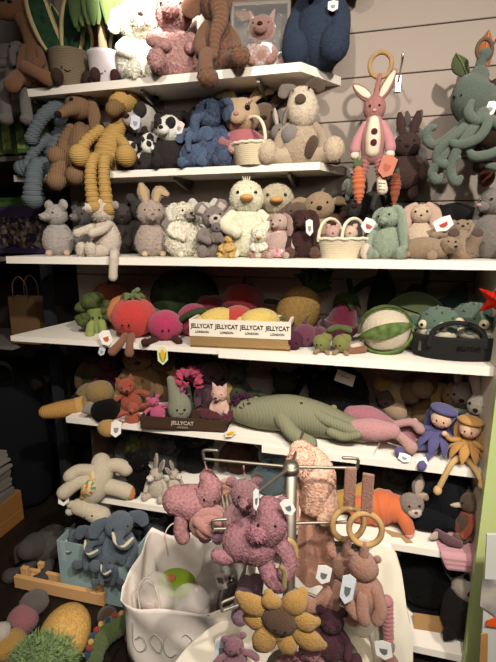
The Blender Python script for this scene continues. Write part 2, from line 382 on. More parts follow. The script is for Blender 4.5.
        if leg == 'fwd': q = [(s*.13*sx, -.06, lw*1.05), (s*.2*sx, -.25*ll, lw*1.0), (s*.24*sx, -.4*ll, lw*1.0)]
        elif leg == 'close': q = [(s*.1*sx, -.08, lw), (s*.12*sx, -.25*ll, lw), (s*.12*sx, -.38*ll, lw)]
        elif leg == 'splay': q = [(s*.15*sx, -.03, lw), (s*.32*sx, -.18*ll, lw), (s*.42*sx, -.28*ll, lw)]
        elif leg == 'hang': q = [(s*.11*sx, -.08, lw*1.05), (s*.14*sx, -.3*ll, lw*1.0), (s*.15*sx, -.38*ll, -hang*.45), (s*.16*sx, -.37*ll, -hang)]
        elif leg == 'stand': q = [(s*.12*sx, 0, .2), (s*.14*sx, -.01, .0), (s*.15*sx, -.02, -.3*ll+.08)]
        elif leg == 'stub': q = [(s*.14*sx, -.14, .05), (s*.15*sx, -.2, .05)]; lw = .055
        if q is not None:
            rs = [lw*1.0, lw, lw*.95, lw*1.05][:len(q)]
            g = A(); g.tube(q, rs, rib=rib and (rib+1)); l = done(r, 'leg', g, lc)
            if leg in ('fwd', 'close', 'splay') and footc != False:
                e = np.array(q[-1]); d = np.array(q[-1]) - np.array(q[-2]); d = d/np.linalg.norm(d)
                g = A(); g.ell(e + np.array([0, 0, lw*.25]), (lw*1.12, lw*1.0, lw*1.3), rot=(0, 0, s*15)); done(l, 'foot', g, mat(footc or legc or col, kind))
            elif leg == 'hang':
                g = A(); g.ell(np.array(q[-1]) + np.array([0, -lw*.4, -lw*.2]), (lw*1.15, lw*1.5, lw*1.0)); done(l, 'foot', g, mat(footc or legc or col, kind))
    if tail:
        g = A(); g.tube(tail, .045, rib=rib); done(r, 'tail', g, mat(tailc or col, kind))
    if scarf:
        g = G(h); g.ring((0, -.01, top - .01), .17, .16, .045, 'xy'); put(r, 'scarf', g, mat(scarf, 'felt'))
    return r, hd, piv
# ------------------------------------------------------------------ the shop: shell, shelving, lights
WY = .40                                        # back wall face
Z1, Z2, Z3, Z4, Z5, Z6, Z7 = 2.272, 1.917, 1.558, 1.2035, .837, .492, .101
WALLC = '#a3968c'
XR = .437                                        # inner face of the right end panel
def lim(px, py, Y): return at(px, py, Y)[0]
xl = lim(79, 300, WY)
# back wall of wide slatted boards, with grooves between them
g = G(); pitch = .163; zt = at(341, 79, WY)[2] - pitch * 16; z = zt
while z < 3.0:
    if z + pitch > 0: g.box(((xl + 2.6) / 2, WY + .0125, max(0, z) / 2 + (z + pitch) / 2 + .0), (2.6 - xl, .025, z + pitch - max(0, z) - .004), bev=.002)
    z += pitch
structure('wall_back', g, mat('#978b82', 'plain', s=1.5, rough=.6))
g = G(); g.box(((xl + 2.6) / 2, WY + .04, 1.5), (2.6 - xl, .03, 3.0)); structure('wall_backing', g, mat('#3d3630', 'plain'))
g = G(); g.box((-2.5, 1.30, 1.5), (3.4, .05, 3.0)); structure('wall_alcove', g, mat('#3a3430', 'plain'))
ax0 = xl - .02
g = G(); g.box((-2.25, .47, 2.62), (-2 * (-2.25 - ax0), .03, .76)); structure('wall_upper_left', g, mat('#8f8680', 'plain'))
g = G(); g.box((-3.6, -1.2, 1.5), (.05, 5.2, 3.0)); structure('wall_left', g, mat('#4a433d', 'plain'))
g = G(); g.box((2.6, -1.2, 1.5), (.05, 5.2, 3.0)); structure('wall_right', g, mat('#7d726a', 'plain'))
g = G(); g.box((-.5, -3.8, 1.5), (6.3, .05, 3.0)); structure('wall_front', g, mat('#5a524c', 'plain'))
g = G(); g.box((-.5, -1.2, 3.0), (6.3, 5.2, .05)); structure('ceiling', g, mat('#8a8078', 'plain'))
g = G()
for i in range(42): g.box((-3.6 + .15 * i + .075, -1.2, -.01), (.147, 5.2, .02), bev=.002)
structure('floor', g, mat('#211a16', 'wood', scale=(6, .6, 1), s=4.0, amt=.5, rough=.45, spec=.3))
SH = mat('#efe9df', 'plain', s=2.0, rough=.45)
SHK = mat('#d8d2ca', 'plain', s=2.0, rough=.5)
def shelf(poly, zt, th, m=SH):
    g = G(); g.prism(poly, zt - th, zt); return structure('shelf', g, m)
UY = .19
s1l = lim(20, 97, UY); s1 = shelf([(s1l - .25, UY), (lim(301, 61, UY), UY), (lim(341, 79, WY), WY), (s1l - .25 + .1, WY)], Z1, .032)
s2l = lim(13.6, 176, UY); shelf([(s2l, UY), (lim(319.6, 161, UY), UY), (lim(345, 165, WY), WY), (s2l + .08, WY)], Z2, .028)
shelf([(lim(5.6, 256, 0), 0), (2.0, 0), (2.0, WY), (lim(5.6, 256, 0) + .06, WY)], Z3, .03)
x4 = lim(219, 350, 0)
shelf([(lim(10.4, 336, 0), 0), (x4, 0), (x4, WY), (atz(77, 320, Z4)[0], WY)], Z4, .024)
shelf([(x4 + .001, -.012), (XR, -.012), (XR, WY), (x4 + .001, WY)], Z4, .034)
x5 = lim(66, 420, 0)
shelf([(x5, 0), (lim(374.5, 445, 0), 0), (lim(374.5, 445, 0) + .09, WY), (x5 + .03, WY)], Z5, .026)
shelf([(lim(262, 445, 0), -.004), (XR, -.004), (XR, WY), (lim(262, 445, 0), WY)], Z5 - .027, .03)
shelf([(lim(92, 497, -.05), -.05), (XR, -.05), (XR, WY), (lim(92, 497, -.05), WY)], Z6, .028)
shelf([(-.9, -.10), (XR, -.10), (XR, WY), (-.9, WY)], Z7, .03)
# plinth under the lowest shelf
g = G(); g.box(((-.9 + XR) / 2, .18, .034), (XR + .9, .42, .068)); structure('baseboard_back', g, mat('#1c1917', 'plain'))
# end panel at the right and its green outer face
g = G(); g.box((XR + .0105, .16, .76), (.019, .48, 1.52)); structure('trim_1', g, mat('#d9d2c0', 'plain', s=2.0))
# shelf brackets on the wall
BR = mat('#8b8580', 'metal', rough=.45)
for zt, pxs, fr, th in ((Z1, (60, 160, 268), UY + .03, .032), (Z2, (60, 190, 296), UY + .03, .028), (Z3, (195, 330, 442), .12, .03), (Z4, (140, 304), .12, .034), (Z5 - .03, (250, 420), .12, .03)):
    for p in pxs:
        x = S(p, zt, WY)[0]; g = G()
        g.prism([(fr, zt - th - .003), (WY - .001, zt - th - .003), (WY - .001, zt - th - .05), (WY - .02, zt - th - .05), (fr, zt - th - .016)], x - .006, x + .006, 'x')
        g.box((x, WY - .003, zt - th - .03), (.03, .004, .055))
        structure('shelf_bracket', g, BR)
# upright of the metal rack at the left
g = G(); xp = lim(49, 300, .36); g.box((xp, .36, .77), (.045, .04, 1.53))
for i in range(40): g.box((xp, .3385, .05 + i * .037), (.008, .004, .018))
structure('trim_2', g, mat('#26282c', 'plain'))

# lights: ceiling track spots and weak room light
def spot(loc, tgt, w, ang, blend=.5, col=(1, .9, .78), rad=.04):
    l = bpy.data.lights.new('track_spot', 'SPOT'); l.energy = w; l.spot_size = R(ang); l.spot_blend = blend; l.color = col; l.shadow_soft_size = rad
    o = bpy.data.objects.new('track_spot', l); COL.objects.link(o); o.location = loc
    o.rotation_euler = (Vector(tgt) - Vector(loc)).to_track_quat('-Z', 'Y').to_euler(); return o
spot((.8, -1.75, 2.9), (-.15, .2, 1.5), 215, 76, .6)
spot((-.3, -1.75, 2.9), (-.4, .2, 1.4), 125, 72, .8)
spot((-.62, -.35, 2.93), tuple(at(150, 25, .36)), 190, 34, .5, rad=.03)
spot((.3, -1.95, 2.9), (-.12, -.6, .5), 180, 50, .8)
def area(loc, tgt, w, size, col=(1, .9, .78)):
    l = bpy.data.lights.new('ceiling_panel', 'AREA'); l.energy = w; l.size = size; l.color = col
    o = bpy.data.objects.new('ceiling_panel', l); COL.objects.link(o); o.location = loc
    o.rotation_euler = (Vector(tgt) - Vector(loc)).to_track_quat('-Z', 'Y').to_euler(); return o
area((.3, -2.4, 2.9), (-.3, 0, 1.0), 30, 1.2)  # unseen broad area light, weak and general over the shelves
w = bpy.data.worlds.new('world'); SC.world = w; w.use_nodes = True
w.node_tree.nodes['Background'].inputs['Color'].default_value = (1, .85, .7, 1); w.node_tree.nodes['Background'].inputs['Strength'].default_value = .03
SC.view_settings.view_transform = 'Standard'; SC.view_settings.look = 'None'; SC.view_settings.gamma = 1; SC.view_settings.use_curve_mapping = False
SC.view_settings.exposure = 0.08
# ================================================================== top shelf
Y1 = .27
def PY(px, Z, Y): return S(px, Z, Y)
# grey long-limbed toy behind the giraffe, legs over the end
plush(PY(24, Z1, .28), 'plush_elephant', 'grey long-limbed plush slumped at the left end of the top shelf behind the giraffe', 62, '#7d7672', hs=.7, bs=.95, leg='hang', hang=.42, arm='out', nr=0, ears='big', earr=.8, trunk=[(0, -.15, -.02), (0, -.26, -.1), (0, -.27, -.25)], fuzz=1.2, rz=-20, eyes=True, footc='#7d7672')
# rust giraffe with dark horned head
r = root('plush_giraffe', PY(41, Z1, .245), 'rust brown giraffe plush with one folded leg at the left end of the top shelf', 'soft toy', rz=-25)
gm = mat('#8f6038', 'plush'); dk = mat('#4d3024', 'plush')
g = G(); g.tube([(0, 0, 8), (-1, 0, 20), (-3, 0, 36), (-5, 0, 48)], [12, 12.5, 9, 6]); g.fur(1.3, .5); put(r, 'body', g, gm)
g = G(); g.tube([(-5, 0, 44), (-8, -1, 56), (-12, -3, 66)], [6.5, 6, 6.5]); g.fur(1.3, .5); put(r, 'neck', g, gm)
g = G(); g.tube([(-9, 0, 75), (-15, -4, 72), (-22, -9, 68)], [7, 8.5, 7.5]); g.fur(1.3, .5); hd = put(r, 'head', g, gm)
g = G(); g.tube([(-22, -9, 69), (-32, -14, 66)], [7, 6.5]); g.fur(1.2, .5); put(hd, 'muzzle', g, gm)
g = G(); g.ell((-16, -12.5, 75), 2.2); put(hd, 'eye', g, BLK)
g = G(); g.tube([(-24, 3, 84), (-12, 4, 84), (2, 5, 80), (6, 6, 66)], [9, 10, 9, 5]); g.fur(2.2, .6); put(hd, 'mane', g, dk, 'dark brown mane')
for s_, p1 in ((-1, (-30, -2, 96)), (1, (8, 4, 97))):
    g = G(); g.leaf((-8 + s_*6, 0, 82), p1, 7, th=.4, shape=(.7, 1, 1, .9, .7, .3)); put(hd, 'ear', g, dk, 'dark brown ear')
g = G(); g.tube([(-10, -4, 38), (-13, -8, 26), (-12, -12, 12)], [4, 4, 4.5]); g.fur(1.2, .5); put(r, 'arm', g, gm)
g = G(); g.tube([(4, -5, 36), (8, -9, 26), (4, -12, 20)], [4, 4, 4.5]); g.fur(1.2, .5); put(r, 'arm', g, gm)
g = G(); g.tube([(-6, -8, 8), (-10, -20, 8), (-13, -30, -2)], [6.5, 6.5, 7.5]); g.fur(1.2, .5); put(r, 'leg', g, gm)
g = G(); g.tube([(5, -8, 8), (-3, -22, 15), (8, -26, 10), (18, -22, 5)], [6, 6, 5.5, 6.5]); g.fur(1.2, .5); put(r, 'leg', g, gm)

def pot_face(b, z, y, dx, s=1):
    for e in (-1, 1): g = G(); g.ell((dx+e*5*s, y+.6, z), 1.0*s); put(b, 'eye', g, BLK)
    g = G(); g.tube([(dx-2.6*s, y, z-2*s), (dx, y-.4, z-3.4*s), (dx+2.6*s, y, z-2*s)], .45*s, n=6); put(b, 'smile', g, BLK)
# snake plant in a beige pot
r = root('plush_snake_plant', PY(72, Z1, .29), 'snake plant plush with tall cream-edged leaves in a smiling beige pot', 'soft toy', rz=5)
g = G(); g.lathe([(0, 0), (14, 0), (17, 4), (19, 20), (20, 33), (20.5, 35), (18.5, 35.5), (17, 32), (0, 31)], n=28); b = put(r, 'pot', g, mat('#8d7c60', 'cord', dir='Z'))
pot_face(b, 17, -18.2, -4)
for x, z in ((-15, 5), (12, 6)): g = G(); g.tube([(x, -12, 4), (x+1, -22, z), (x+1, -24, z+3)], [4.5, 5.5, 5.5]); put(r, 'foot', g, mat('#4a3528', 'plush'))
for p0, p1, w, bd in (((-8, 0, 30), (-28, -2, 98), 12, (-5, 0, 0)), ((0, -3, 30), (6, -3, 92), 12, (2, 0, 0)), ((9, 0, 30), (4, 4, 84), 10, (8, 0, 0)), ((-2, 5, 30), (-12, 8, 80), 8, (0, 0, 0)), ((4, 3, 30), (22, 3, 68), 6, (2, 0, 0))):
    sh = (.55, .9, 1, .95, .7, .08)
    g = G(); g.leaf(p0, p1, w, bd, th=.14, shape=sh); l = put(r, 'leaf', g, mat('#cdbb7c', 'felt'))
    q = np.array([0, -1.1, 0]); g = G(); g.leaf(np.array(p0) + q, np.array(p1)*.97 + np.array(p0)*.03 + q, w*.66, bd, th=.12, shape=sh); put(l, 'leaf_centre', g, mat('#26402f', 'ramp', cols=['#1d3327', '#31503a'], s=.15))
# bonsai-like plant in a white pot
r = root('plush_potted_tree', PY(106, Z1, .27), 'small tree plush with green drooping leaves in a white pot with plum feet', 'soft toy')
g = G(); g.lathe([(0, 0), (12, 0), (13.5, 4), (15, 20), (15.5, 26), (16.5, 28), (16, 31), (13.5, 30), (13, 27), (0, 26)], n=28); b = put(r, 'pot', g, mat('#c9bfc6', 'felt')); pot_face(b, 11, -14.5, -4, .8)
g = G(); g.ell((0, 0, 28), (13, 13, 6), lump=.05); put(r, 'soil', g, mat('#6b3a38', 'plush'), 'plum brown soil')
for x in (-9, 9): g = G(); g.tube([(x, -10, 3), (x, -17, 5), (x, -18, 8)], [4, 4.5, 4.5]); put(r, 'foot', g, mat('#4d3033', 'plush'))
g = G(); g.tube([(0, 0, 28), (-1, 0, 50), (-4, 0, 90)], [5, 3.6, 3]); put(r, 'trunk', g, mat('#a98660', 'felt'))
for i in range(17):
    a = i * 2.4; ex, ey = math.cos(a), math.sin(a) * .7; L = 9 + 20 * (i / 17); z0 = 92 - 10 * (i / 17)
    g = G(); g.leaf((-4 + ex*3, ey*3, z0), (-4 + ex*L, ey*L - 3, z0 - 34 - 6*random.random()), 6, (ex*6, ey*6, 8), th=.55, shape=(.4, .8, 1, 1, .8, .25)); put(r, 'leaf', g, mat('#66813c' if i % 3 else '#4d6b30', 'felt'))
# one tall leaf plant behind the white pot
r = root('plush_leaf_plant', PY(121, Z1, .345), 'dark green cream-edged leaf plush standing behind the white pot', 'soft toy')
g = G(); g.lathe([(0, 0), (7, 0), (9, 16), (9, 20), (0, 19)], n=20); put(r, 'pot', g, mat('#a5905f', 'felt'))
for p0, p1, w, bd in (((0, 0, 16), (3, 0, 66), 9, (-2, 0, 0)), ((4, -2, 16), (24, -2, 72), 8, (-2, 0, 0))):
    g = G(); g.leaf(p0, p1, w, bd, shape=(.6, .9, 1, .9, .7, .1)); l = put(r, 'leaf', g, mat('#d5c78c', 'felt'))
    g = G(); g.leaf((p0[0], p0[1]-1.2, p0[2]), (p1[0], p1[1]-1.2, p1[2]-3), w*.65, bd, shape=(.6, .9, 1, .9, .7, .1)); put(l, 'leaf_centre', g, mat('#2c4a36', 'felt'))
# white fluffy toy under the lamp
plush(PY(141, Z1, .30), 'plush_sheep', 'white fluffy plush in the brightest lamp light, between the white pot and the pink pig', 70, '#f3ead8', hs=1.15, bs=1.1, fuzz=3, dens=.6, arm='belly', leg='close', ears='flop', el=.2, kind='curl', nr=.8, muz=(.1, .09, .05), rz=6, es=.8)
# pink pig
r, hd, pv = plush(PY(176, Z1, .265), 'plush_pig', 'pink curly-furred pig plush sitting with arms on its chest on the top shelf', 80, '#b98884', hs=1.0, bs=1.0, sx=1.1, fuzz=2.2, dens=.6, kind='curl', arm='belly', leg='fwd', ll=.8, ears='point', earr=1.3, nr=0, muz=(.1, .1, .05), muzc='#b07a76', rz=8, hy=-20, legr=1.1)
for s in (-1, 1): g = G(80, pv); g.ell((s*.035, -.29, -.03), .013); put(hd, 'nostril', g, mat('#7c4440', 'felt'))
# ginger elephant with ribbed trunk, legs over the edge
r, hd, pv = plush(PY(218, Z1, .24), 'plush_elephant', 'ginger elephant plush with a long ribbed trunk and two feet over the shelf edge', 88, '#85583a', hs=.8, bs=.95, sx=.7, fuzz=2, dens=.6, arm='down', leg=None, ears='big', earr=.8, nr=0, rz=4)
gm = mat('#85583a', 'plush')
g = G(88, pv); g.tube([(0, -.14, -.02), (.02, -.2, -.2), (-.04, -.24, -.38), (-.06, -.25, -.56)], [.1, .085, .065, .04], rib=13, ramp=.08); put(hd, 'trunk', g, gm)
g = G(); g.tube([(-7, -8, 8), (-12, -26, 8), (-14, -33, -2), (-13, -34, -14)], [8, 7, 7, 8]); g.ell((-12, -38, -15), (9.5, 10, 8)); g.fur(2, .6); put(r, 'leg', g, gm)
g = G(); g.tube([(7, -8, 8), (13, -24, 8), (17, -33, 4)], [8, 7, 8]); g.ell((18, -38, 4), (9, 9, 9)); g.fur(2, .6); put(r, 'leg', g, gm)
# grey gift box with clear front
loc = PY(261, Z1, .285); r = root('gift_box', loc, 'grey cardboard gift box with a clear window front standing on the top shelf', 'box', rz=-4)
W, H, D = 58, 62, 18; bm = mat('#6b635b', 'paper')
g = G()
for c, d in (((0, D/2, H/2), (W, 1.5, H)), ((-W/2+1.6, 0, H/2), (3.2, D, H)), ((W/2-1.6, 0, H/2), (3.2, D, H)), ((0, 0, 2), (W-6.4, D, 4)), ((0, 0, H-2), (W-6.4, D, 4))): g.box(c, d)
put(r, 'carton', g, bm); g = G(); g.box((0, D/2-1.2, H/2), (W-7, .8, H-8)); put(r, 'inner_backing', g, mat('#4a423c', 'paper'))
g = G(); g.box((0, -D/2-.4, H/2), (W-2, .5, H-3)); put(r, 'window_film', g, mat('#ffffff', 'film', alpha=.05), 'clear plastic front')
g = G()
for s in (-1, 1): g.ring((15+s*3, -6, 12), 3.5, 6, .9, 'xz', rot=(0, s*35, 0))
g.tube([(15, -6, 10), (10, -6, 5), (20, -6, 4)], .9); put(r, 'ribbon', g, mat('#c9c9cc', 'metal', rough=.3), 'silver ribbon')
plush(PY(262, Z1 + .015, .283), 'plush_pig', 'small pink plush packed inside the grey gift box', 50, '#a8786c', hs=1.3, bs=.85, ears='point', leg='splay', arm='lap', fuzz=1, muz=(.1, .08, .05), sx=1.1, rz=-6, ll=.35)
r = root('gift_tag', at(268, 50, .262), 'white paper tag hanging on the plush inside the gift box', 'tag'); tag_on(r, (0, 0, 5), 13, 16, rot=(0, 25, 0))
# big navy elephant cropped by the frame
plush(PY(318, Z1, .30), 'plush_elephant', 'large slate blue plush at the right end of the top shelf beside the gift box', 98, '#34425a', hs=1.0, bs=1.15, arm='down', armr=1.6, leg='fwd', ll=.45, legr=1.5, ears='big', trunk=[(0, -.16, -.02), (0, -.28, -.1), (0, -.3, -.2)], fuzz=1.2, rz=-12, nr=0, sx=.8)
r = root('paper_label', at(333, 6, .2), 'small white label on the slate blue elephant plush', 'tag'); tag_on(r, (0, 0, 4), 10, 9)

# ================================================================== second shelf
Y2 = .275
RIBK = dict(fuzz=0, rib=7)
# blue-grey ribbed elephant
r = root('plush_elephant', PY(57, Z2, .29), 'slate grey corduroy elephant plush slumped at the left end of the second shelf', 'soft toy', rz=-10)
m = mat('#66737a', 'cord', dir='Z')
g = G(); g.tube([(8, 0, 6), (4, 0, 24), (12, 0, 44)], [15, 14, 9], rib=9, ramp=.06); put(r, 'body', g, m)
g = G(); g.tube([(14, 0, 44), (12, -4, 62), (16, -2, 72)], [10, 13, 8], rib=5, ramp=.04); hd = put(r, 'head', g, m)
g = G(); g.tube([(8, -12, 62), (-4, -17, 52), (-12, -18, 40), (-16, -18, 32)], [7, 6.5, 6, 6.5], rib=9, ramp=.08); put(hd, 'trunk', g, m)
for s in (-1, 1): g = G(); g.leaf((14, s*8, 66), (26, s*10-2, 42), 11, (8, s*4, 4), th=.3); put(hd, 'ear', g, m)
g = G(); g.ell((5, -14, 65), 1.6); put(hd, 'eye', g, BLK)
g = G(); g.tube([(-4, -6, 34), (-14, -12, 24), (-22, -14, 10)], [5, 5, 5.5], rib=7); put(r, 'arm', g, m)
g = G(); g.tube([(16, -6, 34), (14, -14, 22), (6, -18, 12)], [5, 5, 5.5], rib=7); put(r, 'arm', g, m)
g = G(); g.tube([(0, -8, 7), (-12, -24, 6), (-16, -30, -10), (-17, -30, -22)], [8, 8, 8, 10], rib=9, ramp=.08); put(r, 'leg', g, m)
g = G(); g.tube([(4, -8, 7), (-14, -18, 8), (-28, -16, 5)], [7, 7, 7], rib=7, ramp=.08); put(r, 'leg', g, m)
# brown ribbed dog
r, hd, pv = plush(PY(84, Z2, .262), 'plush_dog', 'brown corduroy dog plush with long snout, feet over the second shelf edge', 86, '#8a6848', kind='cord', fuzz=0, rib=7, hs=.68, bs=.95, sx=.66, ears=None, arm='down', leg=None, nr=0, eyes=False, hz=.08, rz=-4, hy=-12)
m = mat('#8a6848', 'cord')
g = G(86, pv); g.tube([(0, -.05, -.02), (-.07, -.14, -.07), (-.13, -.2, -.12)], [.1, .068, .05]); put(hd, 'snout', g, m)
g = G(86, pv); g.ell((-.155, -.235, -.135), (.042, .04, .036)); put(hd, 'nose', g, mat('#2b1d18', 'felt'))
g = G(86, pv); g.ell((-.03, -.145, .045), .02); put(hd, 'eye', g, BLK)
g = G(86, pv); g.tube([(.06, -.02, .1), (.15, -.04, .02), (.18, -.05, -.14), (.16, -.06, -.26)], [.04, .06, .075, .04], flat=.4); put(hd, 'ear', g, m)
g = G(86, pv); g.tube([(-.02, .1, .1), (.02, .16, 0), (.04, .17, -.14)], [.04, .06, .06], flat=.4); put(hd, 'ear', g, m)
for x, z in ((-20, -10), (-3, -5)):
    g = G(); g.tube([(x*.3 + 2, -8, 8), (x*.7, -26, 8), (x, -32, -1), (x - 2, -33, z)], [7, 7, 7.5, 8], rib=8, ramp=.07); g.ell((x - 2, -36, z), (9, 9, 9)); put(r, 'leg', g, m)
g = G(); g.ell((-20, -30, 12), (9, 9, 9)); put(r, 'paw', g, m)
# yellow ribbed giraffe
r = root('plush_giraffe', PY(116, Z2, .255), 'mustard yellow corduroy giraffe plush with long legs hanging over the shelf edge', 'soft toy')
m = mat('#bd9440', 'cord', dir='Z')
g = G(); g.tube([(-8, 0, 8), (-5, 0, 24), (4, 0, 42), (15, 2, 58)], [15, 13, 8.5, 6.5], rib=11, ramp=.04); put(r, 'body', g, m)
g = G(); g.tube([(19, 2, 66), (13, -6, 66), (6, -12, 61)], [10, 11, 9.5]); hd = put(r, 'head', g, m)
g = G(); g.tube([(6, -13, 60), (1, -17, 55)], [8.5, 7.5]); put(hd, 'muzzle', g, mat('#85683a', 'cord'), 'brown muzzle')
for e in ((15, -17, 70), (3, -14, 69)): g = G(); g.ell(e, 1.7); put(hd, 'eye', g, BLK)
for s_ in (-1, 1):
    g = G(); g.tube([(16+s_*4, -2, 74), (16+s_*5, -2, 82)], [1.8, 2.8]); put(hd, 'horn', g, mat('#7c5c30', 'felt'))
    g = G(); g.leaf((17+s_*7, 1, 71), (20+s_*15, 0, 78), 4.5, th=.4); put(hd, 'ear', g, m)
g = G()
for i in range(5): g.ell((12+i*2.4, 6, 80-i*5), (4, 4, 4), lump=.1)
g.fur(4, 1); put(hd, 'mane', g, mat('#8a5a2c', 'fur'))
for x, z in ((-23, -32), (-11, -34)):
    g = G(); g.tube([(x*.5, -8, 8), (x*.85, -27, 8), (x, -31, -10), (x+1, -31, z)], [6.5, 5.5, 5.5, 6.5], rib=14, ramp=.09); g.ell((x+2, -33, z-3), (7.5, 8, 6)); put(r, 'leg', g, m)
for p in ([(-13, -4, 38), (-24, -14, 27), (-31, -24, 14)], [(6, -6, 30), (10, -18, 22), (10, -26, 15)]):
    g = G(); g.tube(p, [5, 5, 6], rib=7); g.ell((p[2][0], p[2][1]-4, p[2][2]-3), (10, 10, 10)); put(r, 'arm', g, m)
# pandas
PD = '#3a3433'
def panda(px, Y, h, name_l, z=0, w='#ece6dc', dk=PD, **k):
    a = dict(ears='round', earc=dk, armc=dk, legc=dk, patch=(dk, dk), muz=(.1, .08, .06), muzc=w, arm='lap', leg='fwd', ll=.7, fuzz=1.1, es=1.1)
    a.update(k); return plush(PY(px, Z2 + z, Y), 'plush_panda', name_l, h, a.pop('body', w), headc=w, **a)
panda(143, .34, 70, 'largest panda plush with a pale grey face, at the back of the panda group', w='#b4aca4', body='#2f2a29', hy=-25, rz=-8, hs=1.1)
panda(171, .262, 52, 'seated dark panda plush with a white tag at the right of the panda group', body='#37302f', dk='#332d2c', hs=1.15, hy=-22, rz=-5, ll=.75)
panda(131, .245, 30, 'smallest panda plush, front left of the panda group', body='#3a3534', hs=1.1)
panda(149, .25, 32, 'small panda plush tucked against the big seated dark panda', body='#3a3534', hs=1.0, hy=30, rz=15)
panda(142, .30, 43, 'middle panda plush leaning sideways in front of the largest panda', body='#d8d2c8', ry=18, hy=30)
r = root('hang_tag', at(181, 128, .235), 'white paper tag on the seated dark panda', 'tag'); tag_on(r, (0, 0, 5), 8, 12, rot=(0, 20, 0), col='#cfc4c4')
r = root('hang_tag', at(136, 122, .235), 'pale blue tag between the giraffe and the pandas', 'tag'); tag_on(r, (0, 0, 5), 9, 13, rot=(0, 8, 0), col='#b9c0cc')
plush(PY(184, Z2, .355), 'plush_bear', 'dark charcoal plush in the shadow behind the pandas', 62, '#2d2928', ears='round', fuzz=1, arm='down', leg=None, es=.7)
# blue elephants
def ele(px, Z, Y, h, lab, col, **k):
    a = dict(ears='big', nr=0, trunk=[(0, -.16, -.02), (0, -.26, -.12), (0, -.27, -.28), (.02, -.3, -.36)], arm='lap', leg='fwd', ll=.7, fuzz=1.2); a.update(k)
    return plush(PY(px, Z, Y), 'plush_elephant', lab, h, col, **a)
ele(211, Z2, .29, 68, 'cobalt blue fluffy elephant plush, the larger of the blue pair', '#4a5a78', kind='curl', fuzz=1.8, hs=1.0, bs=1.05, sx=1.05, hy=-35, rz=-15, legr=1.4, ll=.6, armr=1.3)
ele(195, Z2, .235, 44, 'small blue baby elephant plush leaning on the larger blue elephant', '#4a6488', rz=-12, hy=-15, hs=.95)
# bunny in pink jumper
r, hd, pv = plush(PY(243, Z2, .30), 'plush_bunny', 'tan bunny plush with long eyelashes and a pink jumper behind the white basket', 70, '#b49670', ears='back', el=.24, inn=None, hs=1.15, bs=.9, nosec='#b77f76', nr=.8, arm='belly', leg=None, fuzz=.8, rz=-8, hy=-8, muz=(.1, .06, .06), es=1.9, headc='#c0a07a', armc='#b5626c')
g = G(70); g.lathe([(.17, .52), (.2, .45), (.25, .3), (.27, .12), (.24, .08)], sy=.9); put(r, 'jumper', g, mat('#b5626c', 'felt'), 'pink knitted jumper')
for s in (-1, 1):
    g = G(70, pv)
    for k in range(3): g.tube([(s*.1 + s*.02*k, -.225, .06), (s*.13 + s*.035*k, -.24, .1 + .012*k)], .006, n=5)
    put(hd, 'eyelashes', g, BLK)
# white wicker basket with round handle
def basket(px, Z, Y, w, h, lab, col='#e4d6b8', handle=2, hh=24, rz=0, dp=.7, hc=None):
    r = root('wicker_basket', PY(px, Z, Y), lab, 'basket', rz=rz)
    n = 40; g = G(); rings = int(h / 1.6); prof = []
    for i in range(rings * 3 + 1):
        t = i / (rings * 3); prof.append((w/2 * (.74 + .26*t) + .55*math.cos(t*rings*2*PI), h*t))
    a = np.arange(n) * 2 * PI / n
    inner = [(w/2 * .97 - 1.6, h), (w/2*.74 - 1, 1.5), (0, 1.5)]
    g.lathe([(0, 0)] + prof + inner, n=n, sy=dp); b = put(r, 'bowl', g, mat(col, 'wicker', scale=(1.6, 1.6, 1.6)))
    g = G(); k = 40; pts = [(w/2*math.cos(t), dp*w/2*math.sin(t), h + .5*math.sin(t*14)) for t in np.arange(k)*2*PI/k]; g.tube(pts, 1.5, n=8, m=2, closed=True); put(r, 'rim', g, mat(col, 'felt'))
    for q in range(handle):
        g = G(); t = np.linspace(0, PI, 9)
        if handle == 1: pts = [(w*.46*math.cos(x), 0, h - 1 + hh*math.sin(x)**.8) for x in t]
        else: c_ = (-1 if q == 0 else 1)*w*.2; pts = [(c_ + w*.2*math.cos(x), dp*w*.3*math.cos(x), h - 2 + hh*math.sin(x)**.8) for x in t]
        g.tube(pts, 1.7, n=8, m=3); put(r, 'handle', g, mat(hc or col, 'felt'))
    return r
basket(252, Z2, .235, 44, 20, 'cream wicker basket with a tall hoop handle on the second shelf', handle=1, hh=27, rz=-50, dp=.9)
r = root('plush_ball', at(233, 149, .205), 'soft pink pompom ball at the left rim of the cream basket', 'soft toy'); g = G(); g.ell((0, 0, 0), 5, lump=.03); g.fur(1.2, .8); put(r, 'pompom', g, mat('#cf9a8e', 'plush'))
r = root('plush_blanket', at(252, 146, .235), 'folded pink plush blanket filling the cream basket on the second shelf', 'soft toy'); g = G(); g.ell((0, 0, -3), (15, 9, 6), lump=.08); g.fur(1, .5); put(r, 'cloth', g, mat('#c98f88', 'plush'))
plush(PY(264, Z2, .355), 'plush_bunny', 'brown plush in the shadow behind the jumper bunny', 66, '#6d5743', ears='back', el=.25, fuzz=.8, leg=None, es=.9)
plush(PY(279, Z2, .30), 'plush_bunny', 'grey long-eared plush squeezed between the basket and the big dog', 44, '#857c74', ears='up', el=.28, inn='#b9aba2', leg=None, fuzz=.8, rz=30)
